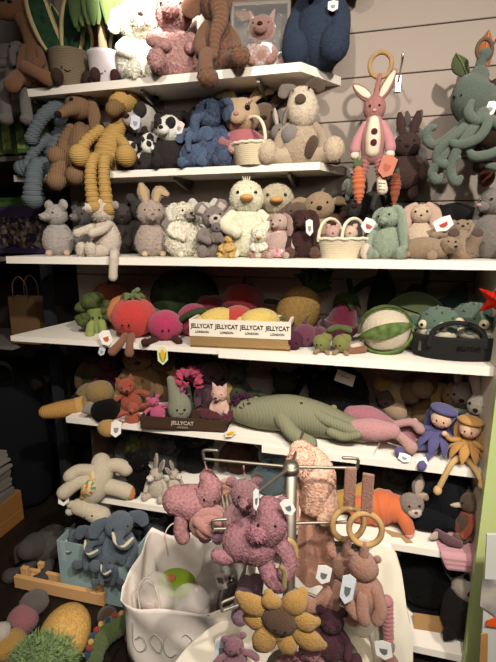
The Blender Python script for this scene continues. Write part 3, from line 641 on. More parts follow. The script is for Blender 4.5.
# big cream dog
r, hd, pv = plush(PY(301, Z2, .27), 'plush_dog', 'big cream dog plush with brown nose and patchwork grey and brown body', 76, '#bda68a', ears=None, hs=.78, bs=.95, sx=1.0, nr=0, eyes=False, arm='down', armc='#b0997e', leg='splay', legc='#c9b294', legr=1.4, footc='#cdb899', fuzz=1.5, rz=-4, hz=.13, ll=.8, hr=-6, headc='#d6c5ab')
g = G(76, pv); g.ell((0, -.06, -.12), (.2, .18, .23)); g.fur(1.5, .5); put(hd, 'muzzle', g, mat('#d6c5ab', 'plush'))
g = G(76, pv); g.ell((-.01, -.245, -.05), (.07, .04, .06)); put(hd, 'nose', g, mat('#5d4a3a', 'felt'), 'large brown nose')
for s in (-1, 1): g = G(76, pv); g.ell((s*.1, -.14, .09), .016); put(hd, 'eye', g, BLK)
for s, c in ((-1, '#7d736c'), (1, '#5f4b3d')):
    g = G(76, pv); g.tube([(s*.09, .0, .14), (s*.19, 0, .17), (s*.24, -.02, .09)], [.05, .075, .065], flat=.45); g.fur(1.4, .5); put(hd, 'ear', g, mat(c, 'plush'), ('grey' if s < 0 else 'brown') + ' ear')
g = G(76); g.ell((-.13, -.1, .36), (.13, .12, .13)); put(r, 'chest_patch', g, mat('#8d8580', 'plush'), 'grey chest patch')
g = G(76); g.ell((.13, -.13, .2), (.1, .1, .15), rot=(0, 20, 0)); put(r, 'belly_patch', g, mat('#5d4634', 'plush'), 'brown belly patch')
g = G(76); g.tube([(.22, .02, .08), (.36, 0, .07), (.46, -.02, .04)], [.06, .06, .05]); g.fur(1.4, .5); put(r, 'tail', g, mat('#6b5442', 'plush'), 'brown tail')
# ================================================================== third shelf
def mouse(px, Y, h, lab, col, **k):
    a = dict(ears='round', earr=1.25, inn='#a89a92', hs=.9, bs=1.0, sx=1.0, muz=(.1, .14, .03), nosec='#b98d84', nr=.8, arm=None, leg='stub', footc='#c9a98f', legc='#c9a98f', fuzz=1.5); a.update(k)
    return plush(PY(px, Z3, Y), 'plush_mouse', lab, h, col, **a)
mouse(60, .12, 55, 'pale grey mouse plush with upright round ears at the left end of the third shelf', '#aba39c', hy=-40, rz=-10)
mouse(86, .26, 52, 'darker grey mouse plush peeking from behind the pale grey mouse', '#7d7672', hy=-40, leg=None)
# cream toy whose tail hangs over the edge
r, hd, pv = plush(PY(107, Z3, .125), 'plush_lemur', 'cream long-tailed plush sitting sideways, tail hanging below the third shelf', 64, '#cdbfac', ears='side', earc='#a5968a', hs=.95, bs=.95, sx=.95, rz=-55, arm='fwd', leg='close', ll=.95, fuzz=1.6, eyes=True, muz=(.09, .12, .04), hp=-15)
g = G(); g.tube([WL(r, 113, 250, .12), WL(r, 115, 253, .04), WL(r, 114, 255, -.02), WL(r, 113.5, 264, -.03), WL(r, 113, 277, -.03)], [4.4, 4.2, 4, 3.8, 4]); g.fur(1.8, .7); put(r, 'tail', g, mat('#cdbfac', 'plush'))
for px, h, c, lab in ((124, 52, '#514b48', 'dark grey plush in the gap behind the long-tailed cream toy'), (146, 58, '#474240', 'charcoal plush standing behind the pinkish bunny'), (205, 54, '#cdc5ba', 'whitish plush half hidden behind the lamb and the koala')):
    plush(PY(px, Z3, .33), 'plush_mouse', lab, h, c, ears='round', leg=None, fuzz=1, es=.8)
plush(PY(153, Z3, .12), 'plush_bunny', 'round pinkish-beige bunny plush with one folded ear on the third shelf', 54, '#b5a093', ears='fold', el=.26, earr=1.5, inn='#b89b6d', earc='#a89078', hs=1.12, bs=1.05, sx=1.1, arm=None, leg='stub', legc='#cfb48c', muz=(.1, .08, .05), nosec='#8e6a60', nr=.7, fuzz=1.8, dens=.6, rz=6, mouth=True)
plush(PY(184, Z3, .12), 'plush_lamb', 'cream fluffy lamb plush turned to the right on the third shelf', 56, '#d9d2bd', ears='flop', earr=1.2, el=.15, earc='#c6c0b0', hs=.85, bs=1.1, sx=1.15, arm='belly', leg='stub', fuzz=2.6, dens=.7, kind='curl', rz=30, muz=(.09, .1, .03), muzc='#b5a89c')
plush(PY(214, Z3, .11), 'plush_koala', 'grey-brown koala plush hugging a smaller face on the third shelf', 55, '#8c7f78', ears='round', earr=1.5, inn='#b9a9a0', hs=.95, bs=.95, arm='belly', leg='fwd', ll=.6, fuzz=1.4, rz=8, muz=(.12, .06, .04), muzc='#c7bab0', hr=-10)
plush(PY(217, Z3 + .055, .065), 'plush_koala', 'tiny koala baby plush held in the arms of the grey-brown koala', 20, '#7f726b', ears='round', earr=1.4, inn='#b9a9a0', leg=None, arm='lap', fuzz=.8, hs=1.3)
# duckling
def duck(px, Z, Y, h, lab, col, **k):
    a = dict(ears=None, beak='#d79a3c', nr=0, hs=1.0, bs=1.0, arm='belly', armr=1.15, leg='fwd', ll=.5, legc='#d9a24a', fuzz=1.8, dens=.6, es=1.1); a.update(k)
    return plush(PY(px, Z, Y), 'plush_duck', lab, h, col, **a)
r, hd, pv = duck(247, Z3, .14, 79, 'big cream duckling plush with orange beak, in the middle of the third shelf', '#efe4c4', hs=.95, bs=1.02, legc='#efe4c4', leg='stub')
g = G(79, pv)
for i in range(4): g.tube([(i*.015-.02, 0, .17), (i*.03-.05, -.02, .24)], [.012, .004], n=6)
put(hd, 'head_tuft', g, mat('#efe4c4', 'fur'))
duck(276, Z3, .30, 74, 'second cream duckling plush standing in shade behind the big duckling', '#c9bb98', leg=None)
duck(260, Z3, .055, 28, 'small white duckling plush leaning on the big duckling', '#ece2cc', hs=1.15, legc='#c08078', rz=-20, hy=15, footc='#c08078')
duck(229, Z3, .06, 26, 'small yellow duck plush at the foot of the big duckling', '#dcae4a', hs=.7, beak='#c98a30', rz=-40, sx=1.2, legc='#dcae4a')
# floral bunny
FLO = mat('#c98a94', 'print', s=.45, cols=['#d9a3a4', '#c27f8c', '#e3c3bd', '#b8667c', '#d9a3a4'])
r, hd, pv = plush(PY(279, Z3, .10), 'plush_bunny', 'pale bunny plush in a pink flowered dress beside the big duckling', 48, '#c3a497', ears='droop', el=.3, earc='#b08a82', hs=.9, arm='down', leg=None, fuzz=.7, rz=-4, hy=-25, muz=(.09, .08, .05), nr=.7)
g = G(48); g.lathe([(.13, .57), (.17, .5), (.2, .35), (.28, .12), (.34, .02), (.3, .02)], sy=.85); put(r, 'dress', g, FLO, 'pink flowered dress')
for s in (-1, 1): g = G(48); g.tube([(s*.12, -.2, .07), (s*.17, -.42, .06)], [.07, .07]); put(r, 'leg', g, mat('#c3a497', 'plush'))
# dark brown bunny
r, hd, pv = plush(PY(303, Z3, .105), 'plush_bunny', 'chocolate brown floppy-eared bunny plush with a white tag', 50, '#503430', ears='droop', el=.5, earr=1.3, hs=.95, arm='down', leg='fwd', ll=.7, footc='#6b4838', fuzz=1.8, dens=.6, rz=-4, hy=-25, muz=(.1, .08, .05))
r = root('hang_tag', at(309, 228, .03), 'white tag hanging from the chocolate brown bunny', 'tag'); tag_on(r, (0, 0, 7), 7, 15, rot=(0, -4, 0), col='#d9d9da')
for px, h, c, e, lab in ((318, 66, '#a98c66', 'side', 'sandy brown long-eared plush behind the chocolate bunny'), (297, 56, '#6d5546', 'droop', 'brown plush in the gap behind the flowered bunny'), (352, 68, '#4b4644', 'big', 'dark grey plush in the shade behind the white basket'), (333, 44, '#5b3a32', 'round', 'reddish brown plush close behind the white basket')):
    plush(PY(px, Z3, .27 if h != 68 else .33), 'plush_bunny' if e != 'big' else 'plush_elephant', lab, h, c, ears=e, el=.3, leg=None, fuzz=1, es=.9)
basket(341, Z3, .115, 56, 19, 'white wicker basket with two handles on the third shelf', handle=2, hh=21, rz=0)
for x, y, c, lab in ((333, 229, '#cf9f93', 'pale pink plush head in the left half of the white basket'), (350, 229, '#d6b59c', 'peach plush head in the right half of the white basket')):
    r = root('plush_doll', at(x, y, .115), lab, 'soft toy'); g = G(); g.ell((0, 0, -4), (7.5, 7, 7.5), lump=.04); g.fur(1, .5); h_ = put(r, 'head', g, mat(c, 'plush'))
    for s in (-1, 1): g = G(); g.leaf((s*3, 0, 1), (s*7, 0, 5), 2.6, th=.5); put(h_, 'ear', g, mat(c, 'plush'))
    g = G(); g.ell((0, -7, -4), 1); put(h_, 'nose', g, mat('#8b5148', 'felt'))
# sage bunny and neighbours
plush(PY(386, Z3, .10), 'plush_bunny', 'sage green bunny plush with long drooping ears', 57, '#93a58c', ears='droop', el=.55, earr=1.2, hs=.88, bs=.98, sx=1.05, arm='down', leg='fwd', ll=.65, footc='#8c9d86', fuzz=1.3, rz=-6, hy=-22, hr=-8, muz=(.1, .08, .05), nosec='#7d8a72', nr=.6)
plush(PY(418, Z3, .22), 'plush_bunny', 'cream bunny plush with printed ears behind the sage bunny', 62, '#cfb497', ears='droop', el=.3, earr=1.3, hs=.75, bs=.95, inn=None, earc='#c9a592', arm=None, leg=None, fuzz=1, rz=0, hz=.02, nr=.6)
r = root('hang_tag', at(372, 226, .10), 'white card tag between the basket and the sage bunny', 'tag'); tag_on(r, (0, 0, 5), 14, 13, rot=(0, 30, 0), logo='#a05c50')
r = root('hang_tag', at(441, 223, .13), 'white card tag with red print beside the cream bunny', 'tag'); tag_on(r, (0, 0, 4), 17, 13, rot=(0, -25, 0), logo='#b0483c')
for px, c, w, lab in ((366, '#d8c6b0', 8, 'small cream plush paw beside the sage bunny'),):
    r = root('plush_egg', PY(px, Z3, .06), 'little cream plush egg between the basket and the sage bunny', 'soft toy'); g = G(); g.ell((0, 0, 7), (6, 6, 8), lump=.03); g.fur(1, .5); put(r, 'shell', g, mat(c, 'plush'))
# tan dogs lying down
def lying(px, py, Y, lab, col, L=34, rz=0, name='plush_dog', ears='flop', sole=None, fz=1.2, w=1.0, group=None):
    r = root(name, PY(px, py, Y), lab, 'soft toy', rz=rz, group=group); m = mat(col, 'plush')
    g = G(); g.tube([(-L*.45, 0, L*.22), (0, 0, L*.27), (L*.4, 0, L*.25)], [L*.2*w, L*.27*w, L*.22*w]); g.fur(fz, .5); put(r, 'body', g, m)
    g = G(); g.ell((L*.62, -L*.1, L*.36), (L*.22, L*.21, L*.2), lump=.03); g.fur(fz, .5); hd = put(r, 'head', g, m)
    g = G(); g.ell((L*.74, -L*.26, L*.3), (L*.12, L*.11, L*.09)); g.fur(fz, .5); put(hd, 'muzzle', g, m)
    g = G(); g.ell((L*.78, -L*.37, L*.32), (L*.04, L*.03, L*.03)); put(hd, 'nose', g, mat('#33241f', 'felt'))
    for s in (-1, 1):
        g = G(); g.ell((L*(.68 + s*.08), -L*.29, L*.43), L*.022); put(hd, 'eye', g, BLK)
        g = G(); g.leaf((L*(.6 + s*.14), 0, L*.5), (L*(.6 + s*.26), -L*.05, L*.3 if ears == 'flop' else L*.8), L*.09, th=.4); put(hd, 'ear', g, m)
    for x, y in ((-L*.4, -L*.28), (-L*.5, L*.15), (L*.3, -L*.32), (L*.35, L*.2)):
        g = G(); g.tube([(x*.8, y*.4, L*.15), (x, y, L*.1), (x - L*.05, y*1.35, L*.09)], [L*.1, L*.1, L*.1]); g.fur(fz, .5); lg = put(r, 'leg', g, m)
        if sole: g = G(); g.ell((x - L*.07, y*1.35 - L*.05, L*.09), (L*.1, L*.04, L*.1)); put(lg, 'sole', g, mat(sole, 'felt'))
    return r
lying(422, Z3, .10, 'tan puppy plush lying on its belly behind the bear with dark soles', '#a08668', 40, rz=-8)
r, hd, pv = plush(PY(462, Z3, .10), 'plush_bear', 'tan bear plush lying back with two dark-soled feet at the shelf edge', 60, '#a08668', ears='flop', el=.15, hs=.65, bs=.95, rx=-38, arm='out', leg=None, fuzz=1.3, rz=8, hp=20)
for x in (-9, 8):
    g = G(60, None); g.tube([(x*.012, -.12, .12), (x*.018, -.28, .16), (x*.02, -.36, .2)], [.1, .095, .1]); g.fur(1.2, .5); l = put(r, 'leg', g, mat('#a08668', 'plush'))
    g = G(60); g.ell((x*.0205, -.415, .215), (.09, .05, .09)); put(l, 'sole', g, mat('#5d463e', 'felt'), 'dark sole')
plush(PY(490, Z3, .17), 'plush_bunny', 'large grey bunny plush at the right end of the third shelf', 74, '#857c76', ears='droop', el=.45, earr=1.4, hs=.85, bs=1.05, arm='down', leg='fwd', ll=.6, fuzz=1.3, rz=-15, hy=-35, nosec='#c0948a', muz=(.1, .08, .05))
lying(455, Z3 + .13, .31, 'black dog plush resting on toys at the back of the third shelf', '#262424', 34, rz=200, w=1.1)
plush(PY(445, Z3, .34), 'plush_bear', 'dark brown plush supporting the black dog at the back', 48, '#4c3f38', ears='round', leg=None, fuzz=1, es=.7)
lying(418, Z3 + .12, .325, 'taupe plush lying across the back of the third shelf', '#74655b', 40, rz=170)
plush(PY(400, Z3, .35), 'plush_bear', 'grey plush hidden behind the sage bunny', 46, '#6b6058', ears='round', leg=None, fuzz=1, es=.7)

# ================================================================== toys hanging from the wall hooks
def hook(px, py, lab):
    p = at(px, py, WY); r = root('display_hook', p, lab, 'hook', face=False); k = mpp(p)
    g = G(); g.box((0, -1, 0), (6, 1.6, 16), bev=.4); put(r, 'back_plate', g, mat('#b5b0aa', 'metal'))
    g = G(); g.tube([(0, -1, 2), (0, -30, 2), (0, -58, 2), (0, -62, 6)], 1.1, n=8); put(r, 'prong', g, mat('#b5b0aa', 'metal'))
    return r
hook(398, 84, 'chrome display hook holding the pink rabbit on the slatted wall')
hook(484, 60, 'chrome display hook holding the green octopus on the slatted wall')
WOOD = mat('#9a7e58', 'wood', scale=(.1, .1, .1), s=1.0)
# pink rabbit
p = at(370, 198, .17); r = root('plush_rabbit', p, 'pink ribbed rabbit plush with two buttons and a wooden ring, hanging on the wall', 'soft toy'); r.scale = [q*.87 for q in r.scale]
m = mat('#b0756f', 'cord'); cm = mat('#d9c8ae', 'felt')
g = G(); g.ring((4, 2, 139), 11.5, 12.5, 2.4, 'xz'); put(r, 'ring', g, WOOD, 'wooden ring')
g = G(); g.tube([(4, 1, 128), (2, 1, 117), (0, 0, 105)], [2.8, 3, 3.4]); put(r, 'loop', g, m)
g = G(); g.ell((0, 0, 95), (12, 10, 14), lobes=22, lob=.05); hd = put(r, 'head', g, m)
for s in (-1, 1): g = G(); g.ell((s*5, -9, 96), 1.3); put(hd, 'eye', g, BLK)
g = G(); g.ell((0, -10, 91), (2, 1.2, 1.5)); put(hd, 'nose', g, mat('#d99a92', 'felt'))
for p1 in ((-24, 2, 122), (20, -2, 132)):
    g = G(); g.leaf((np.sign(p1[0])*5, 0, 104), p1, 6, th=.35, shape=(.55, .9, 1, .9, .7, .3)); e = put(hd, 'ear', g, m)
    g = G(); g.leaf((np.sign(p1[0])*6, -2, 107), (p1[0]*.95, p1[1]-2, p1[2]-2), 4, th=.2, shape=(.55, .9, 1, .9, .7, .3)); put(e, 'inner_ear', g, cm)
g = G(); g.tube([(0, 0, 82), (0, 0, 66), (0, 0, 48)], [9, 14, 12]); put(r, 'body', g, mat('#b0756f', 'felt'))
g = G(); g.tube([(0, -7, 80), (0, -9, 64), (0, -8, 50)], [6, 8.5, 8]); put(r, 'shirt_front', g, cm, 'cream shirt front')
for z in (68, 57): g = G(); g.ell((1, -17.5, z), (3.4, 1, 3.4)); put(r, 'button', g, mat('#5a1f2c', 'felt'), 'maroon button')
for s in (-1, 1):
    g = G(); g.tube([(s*9, 0, 78), (s*17, -3, 62), (s*19, -5, 52)], [5, 5.5, 6]); a = put(r, 'arm', g, mat('#c07f86', 'felt'))
    g = G(); g.ell((s*19, -6, 46), 5); put(a, 'hand', g, cm)
    g = G(); g.tube([(s*5, -1, 50), (s*8, -3, 34), (s*11, -5, 20)], [5.5, 5, 4.5], rib=8); l = put(r, 'leg', g, mat('#a8655f', 'felt'))
    g = G(); g.tube([(s*11, -5, 20), (s*13, -9, 8)], [5, 6]); sh = put(l, 'shoe', g, cm, 'cream shoe')
    g = G()
    for q in range(3): g.tube([(s*12-3, -12.5 - q, 15 - q*3.4), (s*12+3, -12.5 - q, 14 - q*3.4)], .5, n=6)
    put(sh, 'lace', g, mat('#6b4450', 'felt'))
p = at(359, 203, .12); r = root('plush_carrot', p, 'orange ribbed carrot plush hanging below the pink rabbit', 'soft toy', ry=-4)
g = G(); g.tube([(0, 0, 30), (0, 0, 22), (0, 0, 8), (0, 0, 1)], [4.5, 6.5, 5, 2], rib=8, ramp=.1); put(r, 'root_body', g, mat('#d0662a', 'felt'))
g = G()
for a in (-1, 0, 1): g.leaf((0, 0, 30), (a*4, 0, 44), 2, th=.4)
put(r, 'leaves', g, mat('#5d6a3c', 'felt'))
p = at(390, 168, .12); r = root('hang_tag', p, 'pink card tag hanging from the pink rabbit', 'tag'); tag_on(r, (0, 0, 10), 15, 20, rot=(0, 18, 0), col='#b97765', logo='#a5604f')
for px, py, Y, h, c, lab in ((404, 190, .30, 58, '#4d3834', 'dark mauve rabbit plush hanging behind the pink rabbit'), (352, 196, .26, 30, '#84877e', 'small grey bird plush hanging left of the carrot'), (410, 170, .33, 44, '#5b544f', 'grey plush hanging deepest on the rabbit hook')):
    plush(at(px, py, Y), 'plush_rabbit' if h > 40 else 'plush_bird', lab, h, c, ears='up' if h > 40 else None, el=.3, leg='stand', ll=.6, beak=None if h > 40 else '#c98a7c', fuzz=1, arm='down')
p = at(394, 205, .20); r = root('plush_carrot', p, 'dull orange carrot plush hanging behind the pink rabbit', 'soft toy'); g = G(); g.tube([(0, 0, 26), (0, 0, 18), (0, 0, 1)], [4, 5.5, 1.8], rib=7, ramp=.1); put(r, 'root_body', g, mat('#a04a24', 'felt'))
g = G(); g.leaf((0, 0, 25), (2, 0, 36), 2.4, th=.4); put(r, 'leaves', g, mat('#4f5a36', 'felt'))
# octopus
p = at(471, 178, .17); r = root('plush_octopus', p, 'green octopus plush with curling arms hanging on the wall hook', 'soft toy'); r.scale = [q*.93 for q in r.scale]
om = mat('#5c6b5f', 'plush')
g = G(); g.tube([(-2, 0, 58), (-4, 0, 74), (-5, 0, 90), (-2, 0, 100)], [15, 22, 20, 10]); g.fur(.9, .3); hd = put(r, 'head', g, om)
for x in (-23, -16): g = G(); g.ell((x, -15 - (x+23)*.45, 79), 1.4); put(hd, 'eye', g, BLK)
g = G(); g.tube([(-2, 0, 102), (-1, 0, 112), (2, 0, 120)], [6, 5, 6]); put(r, 'loop', g, om)
g = G(); g.ring((1, 0, 124), 8, 10, 1.8, 'xz', rot=(0, 0, 30)); put(r, 'ring', g, mat('#5d4d40', 'wood', scale=(.1, .1, .1)), 'wooden ring')
arms = [[(-10, -8, 54), (-26, -14, 40), (-38, -14, 34), (-46, -12, 40), (-46, -12, 50), (-40, -12, 52)],
        [(-8, -12, 52), (-22, -20, 34), (-30, -22, 18), (-38, -20, 6), (-33, -20, -3), (-28, -19, 2)],
        [(-2, -14, 56), (-16, -24, 42), (-32, -24, 28), (-34, -22, 18), (-24, -24, 12), (-14, -26, 18)],
        [(2, -14, 56), (-6, -26, 40), (-16, -26, 24), (-20, -24, 6), (-14, -24, -6), (-10, -24, -2)],
        [(4, -16, 58), (10, -26, 48), (2, -30, 34), (-14, -28, 30), (-24, -26, 36)],
        [(8, -12, 56), (22, -20, 46), (30, -20, 30), (18, -26, 20), (2, -26, 18), (-4, -25, 24)],
        [(12, -8, 54), (28, -14, 40), (36, -14, 20), (26, -18, 8), (14, -18, 10)],
        [(6, -16, 60), (0, -24, 52), (-8, -26, 60), (-6, -24, 70)]]
for a in arms: g = G(); g.tube(a, [6.5] + [5] * (len(a)-2) + [3.2]); g.fur(.8, .3); put(r, 'arm', g, mat('#627164', 'plush'))
# plushes sharing the octopus hook
r = root('plush_leaf', at(461, 72, .24), 'olive green leaf plush on the octopus hook', 'soft toy'); g = G(); g.leaf((6, 0, -4), (-6, 0, 18), 8, (-2, 0, 0), th=.3); put(r, 'blade', g, mat('#4f5a35', 'felt')); g = G(); g.tube([(6, -2.5, -4), (0, -2.8, 8), (-5, -2, 16)], .7, n=6); put(r, 'midrib', g, mat('#6b7548', 'felt'))
r = root('plush_leaf', at(487, 62, .24), 'orange leaf plush standing up behind the octopus ring', 'soft toy'); g = G(); g.leaf((0, 0, -4), (-1, 0, 29), 8, (-2, 0, 0), th=.3); put(r, 'blade', g, mat('#a85f2c', 'felt')); g = G(); g.tube([(0, -2.5, -4), (-2, -2.8, 12), (-1, -2, 26)], .7, n=6); put(r, 'midrib', g, mat('#c47a3c', 'felt'))
plush(at(492, 150, .27), 'plush_monkey', 'brown plush hanging behind the octopus at the frame edge', 70, '#4a3a2c', ears='round', leg='stand', fuzz=1.2)
r = root('plush_acorn', at(486, 182, .22), 'dark red and brown plush acorn hanging below the octopus', 'soft toy'); g = G(); g.ell((0, 0, 6), (8, 8, 11)); put(r, 'nut', g, mat('#6b3325', 'plush')); g = G(); g.ell((0, 0, 14), (9, 9, 6)); put(r, 'cap', g, mat('#3c2a20', 'curl'))
r = root('hang_tag', at(493, 108, .10), 'white tag at the right edge beside the octopus', 'tag'); tag_on(r, (0, 0, 5), 9, 13, rot=(0, 20, 0))
# ================================================================== fourth shelf: vegetables and fruit
def limbs(r, pts_list, rad, m, name='leg', label=None):
    for p in pts_list: g = G(); g.tube(p, rad); put(r, name, g, m, label)
def dots(b, c, dx, y, s=1.1, m=None):
    for e in (-1, 1): g = G(); g.ell((c[0] + e*dx, y, c[1]), s, nu=8, nv=6); put(b, 'eye', g, m or BLK)
def stem(r, pts, rad, col, name='stem', label=None): g = G(); g.tube(pts, rad); return put(r, name, g, mat(col, 'felt'), label)
def veg(px, Z, Y, name, lab, **k): return root(name, PY(px, Z, Y), lab, 'soft toy', **k)
# broccoli
r = veg(97, Z4, .16, 'plush_broccoli', 'broccoli plush with a dark green crown at the left of the fourth shelf')
g = G(); g.tube([(0, 0, 2), (0, 0, 14), (0, 0, 24)], [8, 7, 9]); put(r, 'stalk', g, mat('#7f8f3a', 'felt'))
for x in (-5, 5): g = G(); g.tube([(x, -6, 10), (x*1.3, -13, 3), (x*1.3, -16, 2)], [4, 4, 4]); put(r, 'leg', g, mat('#8d9c40', 'felt'))
for c, q in (((-3, -2, 31), 11), ((-12, 0, 26), 7), ((9, 0, 24), 9), ((13, -2, 16), 7), ((-12, -3, 14), 8), ((2, 6, 33), 8)):
    g = G(); g.ell(c, (q, q, q*.8), lump=.1); g.ell((c[0]+q*.3, c[1]-q*.4, c[2]+q*.3), q*.6, lump=.1); put(r, 'floret', g, mat('#4d5a2c', 'curl'))
dots(r, (0, 16), 3, -8)
def pumpkin(px, Z, Y, w, h, col, lab, stemc='#2b2620', n=9, rz=0):
    r = veg(px, Z, Y, 'plush_pumpkin', lab, rz=rz); g = G(); g.ell((0, 0, h/2), (w/2, w/2*.9, h/2), nu=54, nv=16, lobes=n, lob=.16); b = put(r, 'body', g, mat(col, 'felt'))
    stem(r, [(0, 0, h*.84), (1, 0, h+1), (3, -1, h+7)], [3, 2.4, 3], stemc); dots(b, (0, h*.42), 3.5, -w/2*.88); return r
pumpkin(112, Z4 + .04, .32, 44, 36, '#8a4526', 'rust brown pumpkin plush at the back left of the fourth shelf')
pumpkin(133, Z4, .24, 50, 38, '#c8702c', 'orange pumpkin plush behind the red tomato', stemc='#4d4a28')
# tomato
r = veg(135, Z4, .115, 'plush_tomato', 'big red tomato plush with legs dangling over the fourth shelf'); g = G(); g.ell((0, 0, 20), (23, 21, 20), nu=48, nv=18, lobes=5, lob=.07); b = put(r, 'body', g, mat('#d62c20', 'plush')); dots(b, (-8, 16), 3, -20.5)
g = G()
for i in range(5): a = i*1.26+.3; g.leaf((0, -1, 38), (math.cos(a)*13, math.sin(a)*11, 37), 3, (0, 0, 4), th=.5)
put(r, 'calyx', g, mat('#67783c', 'felt')); stem(r, [(0, 0, 38), (1, -1, 44), (5, -3, 47)], [2.6, 2.2, 2.6], '#6d7d42')
lm = mat('#8d5a40', 'felt'); limbs(r, [[(-9, -17, 5), (-14, -26, 0), (-21, -27, -7)], [(-3, -18, 5), (-5, -27, 0), (-6, -28, -9)]], [3.4, 3.6, 4.4], lm, label='brown leg')
r = root('hang_tag', at(104, 336, -.02), 'white tag hanging off the shelf beside the tomato legs', 'tag'); tag_on(r, (0, 0, 4), 11, 15, rot=(0, -15, 0), logo='#c05c30')
r = root('hang_tag', at(103, 352, -.012), 'small printed tag below the shelf under the white tag', 'tag'); tag_on(r, (0, 0, 4), 6, 8, rot=(0, 20, 0), col='#b9bcc4')
# plum
def ball(px, Z, Y, w, h, col, lab, name, kind='plush', rz=0, lobes=0, lob=.05, py=None):
    loc = PY(px, Z, Y) if py is None else at(px, py, Y); r = root(name, loc, lab, 'soft toy', rz=rz); g = G(); g.ell((0, 0, h/2), (w/2, w/2*.95, h/2), nu=30, lobes=lobes, lob=lob, lump=.02); b = put(r, 'body', g, mat(col, kind)); dots(b, (0, h*.42), 3, -w/2*.94); return r
r = ball(166, Z4, .095, 35, 30, '#c41c60', 'magenta plum plush on the fourth shelf between tomato and crate', 'plush_plum')
limbs(r, [[(-10, -8, 3), (-17, -16, 2), (-20, -19, 3)], [(8, -10, 3), (12, -19, 2), (12, -21, 3)]], [3, 3.4, 3.6], mat('#4a2a24', 'felt'), label='brown foot')
# printed corn tag hanging at the front edge
r = root('hang_tag', at(163, 364, -.012), 'yellow and green corn-shaped tag hanging below the plum', 'tag'); g = G(); g.prism([(-5, 4), (-5, 14), (0, 19), (5, 14), (5, 4), (0, -1)], -.3, .3, 'y'); b = put(r, 'card', g, mat('#cfd3ae', 'paper')); g = G(); g.ell((0, -.4, 9), (2.4, .5, 6.5)); put(b, 'printed_corn', g, mat('#dfa02a', 'paper'), 'yellow printed corn')
g = G()
for s in (-1, 1): g.leaf((s*.5, -.5, 2), (s*3.6, -.5, 13), 1.3, th=.2)
put(b, 'printed_husk', g, mat('#5f9a3a', 'paper'), 'green printed husk')
# avocados / dark greens behind
def pear(px, Z, Y, w, h, col, lab, name='plush_pear', stemc='#5b6638', rz=0, kind='felt', ry=0, lg=None, py=None):
    r = root(name, PY(px, Z, Y) if py is None else at(px, py, Y), lab, 'soft toy', rz=rz, ry=ry); g = G(); g.tube([(0, 0, h*.26), (0, 0, h*.5), (0, 0, h*.86)], [w*.46, w*.43, w*.22]); b = put(r, 'body', g, mat(col, kind)); dots(b, (0, h*.36), 2.4, -w*.46, .9); stem(r, [(0, 0, h*.96), (1, 0, h*1.06), (3, -1, h*1.14)], [1.8, 1.5, 1.8], stemc)
    if lg: limbs(r, [[(s*w*.2, -w*.35, 3), (s*w*.3, -w*.6, 2)] for s in (-1, 1)], [2.2, 2.8], mat(lg, 'felt'), label='brown foot')
    return r
pear(166, Z4, .25, 27, 34, '#56642f', 'green avocado plush leaning behind the magenta plum', 'plush_avocado', ry=-40)
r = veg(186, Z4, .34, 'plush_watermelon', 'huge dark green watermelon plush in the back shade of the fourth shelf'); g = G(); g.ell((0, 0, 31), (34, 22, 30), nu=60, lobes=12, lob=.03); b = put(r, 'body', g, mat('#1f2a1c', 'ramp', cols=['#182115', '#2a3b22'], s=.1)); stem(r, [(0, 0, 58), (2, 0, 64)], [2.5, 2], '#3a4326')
def eggplant(px, Z, Y, L, w, col, lab, rz=0, ry=60, stemc='#2b3a1c', py=None):
    r = root('plush_aubergine', PY(px, Z, Y) if py is None else at(px, py, Y), lab, 'soft toy', rz=rz, ry=ry); g = G(); g.tube([(0, 0, w*.5), (0, 0, L*.5), (0, 0, L*.9)], [w*.5, w*.42, w*.28]); b = put(r, 'body', g, mat(col, 'plush'))
    g = G(); g.ell((0, 0, L), (w*.34, w*.34, w*.18))
    for i in range(5): a = i*1.26; g.leaf((0, 0, L*1.02), (math.cos(a)*w*.42, math.sin(a)*w*.42, L*.82), w*.13, (math.cos(a)*2, math.sin(a)*2, 2), th=.4, ref=(math.cos(a), math.sin(a), .3))
    put(r, 'cap', g, mat(stemc, 'felt')); stem(r, [(0, 0, L), (2, 0, L+8), (-2, -2, L+18)], [2.8, 2.6, 2.8], stemc); return r
ball(194, Z4, .2, 34, 32, '#a81c58', 'magenta beetroot plush behind the left end of the printed crate', 'plush_beetroot')
r = root('plush_vine', at(190, 322, .13), 'curling dark green plush stem over the magenta beetroot', 'soft toy'); g = G(); g.tube([(-14, 2, -6), (-8, -4, 4), (2, -8, 10), (14, -8, 12), (18, -6, 4), (17, -4, -6), (12, -4, -8)], [2.6, 3, 3.4, 3.6, 3.4, 3, 2.4]); put(r, 'stem', g, mat('#3b4a2a', 'felt')); g = G(); g.ell((-14, 2, -6), 4); put(r, 'tip', g, mat('#4c5c34', 'felt'))
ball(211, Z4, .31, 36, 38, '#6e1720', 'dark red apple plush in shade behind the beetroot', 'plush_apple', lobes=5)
r = ball(243, Z4 + .03, .30, 44, 46, '#7c1119', 'big crimson apple plush behind the printed crate', 'plush_apple', lobes=5); stem(r, [(0, 0, 40), (2, -2, 48)], [2, 1.6], '#4a3a24'); g = G(); g.leaf((2, -2, 42), (14, -8, 40), 4, (0, 0, 4), th=.3); put(r, 'leaf', g, mat('#5d6c38', 'felt'))
ball(232, Z4, .22, 40, 34, '#5d0f1a', 'deep red cherry plush between the crate and the crimson apple', 'plush_cherry')
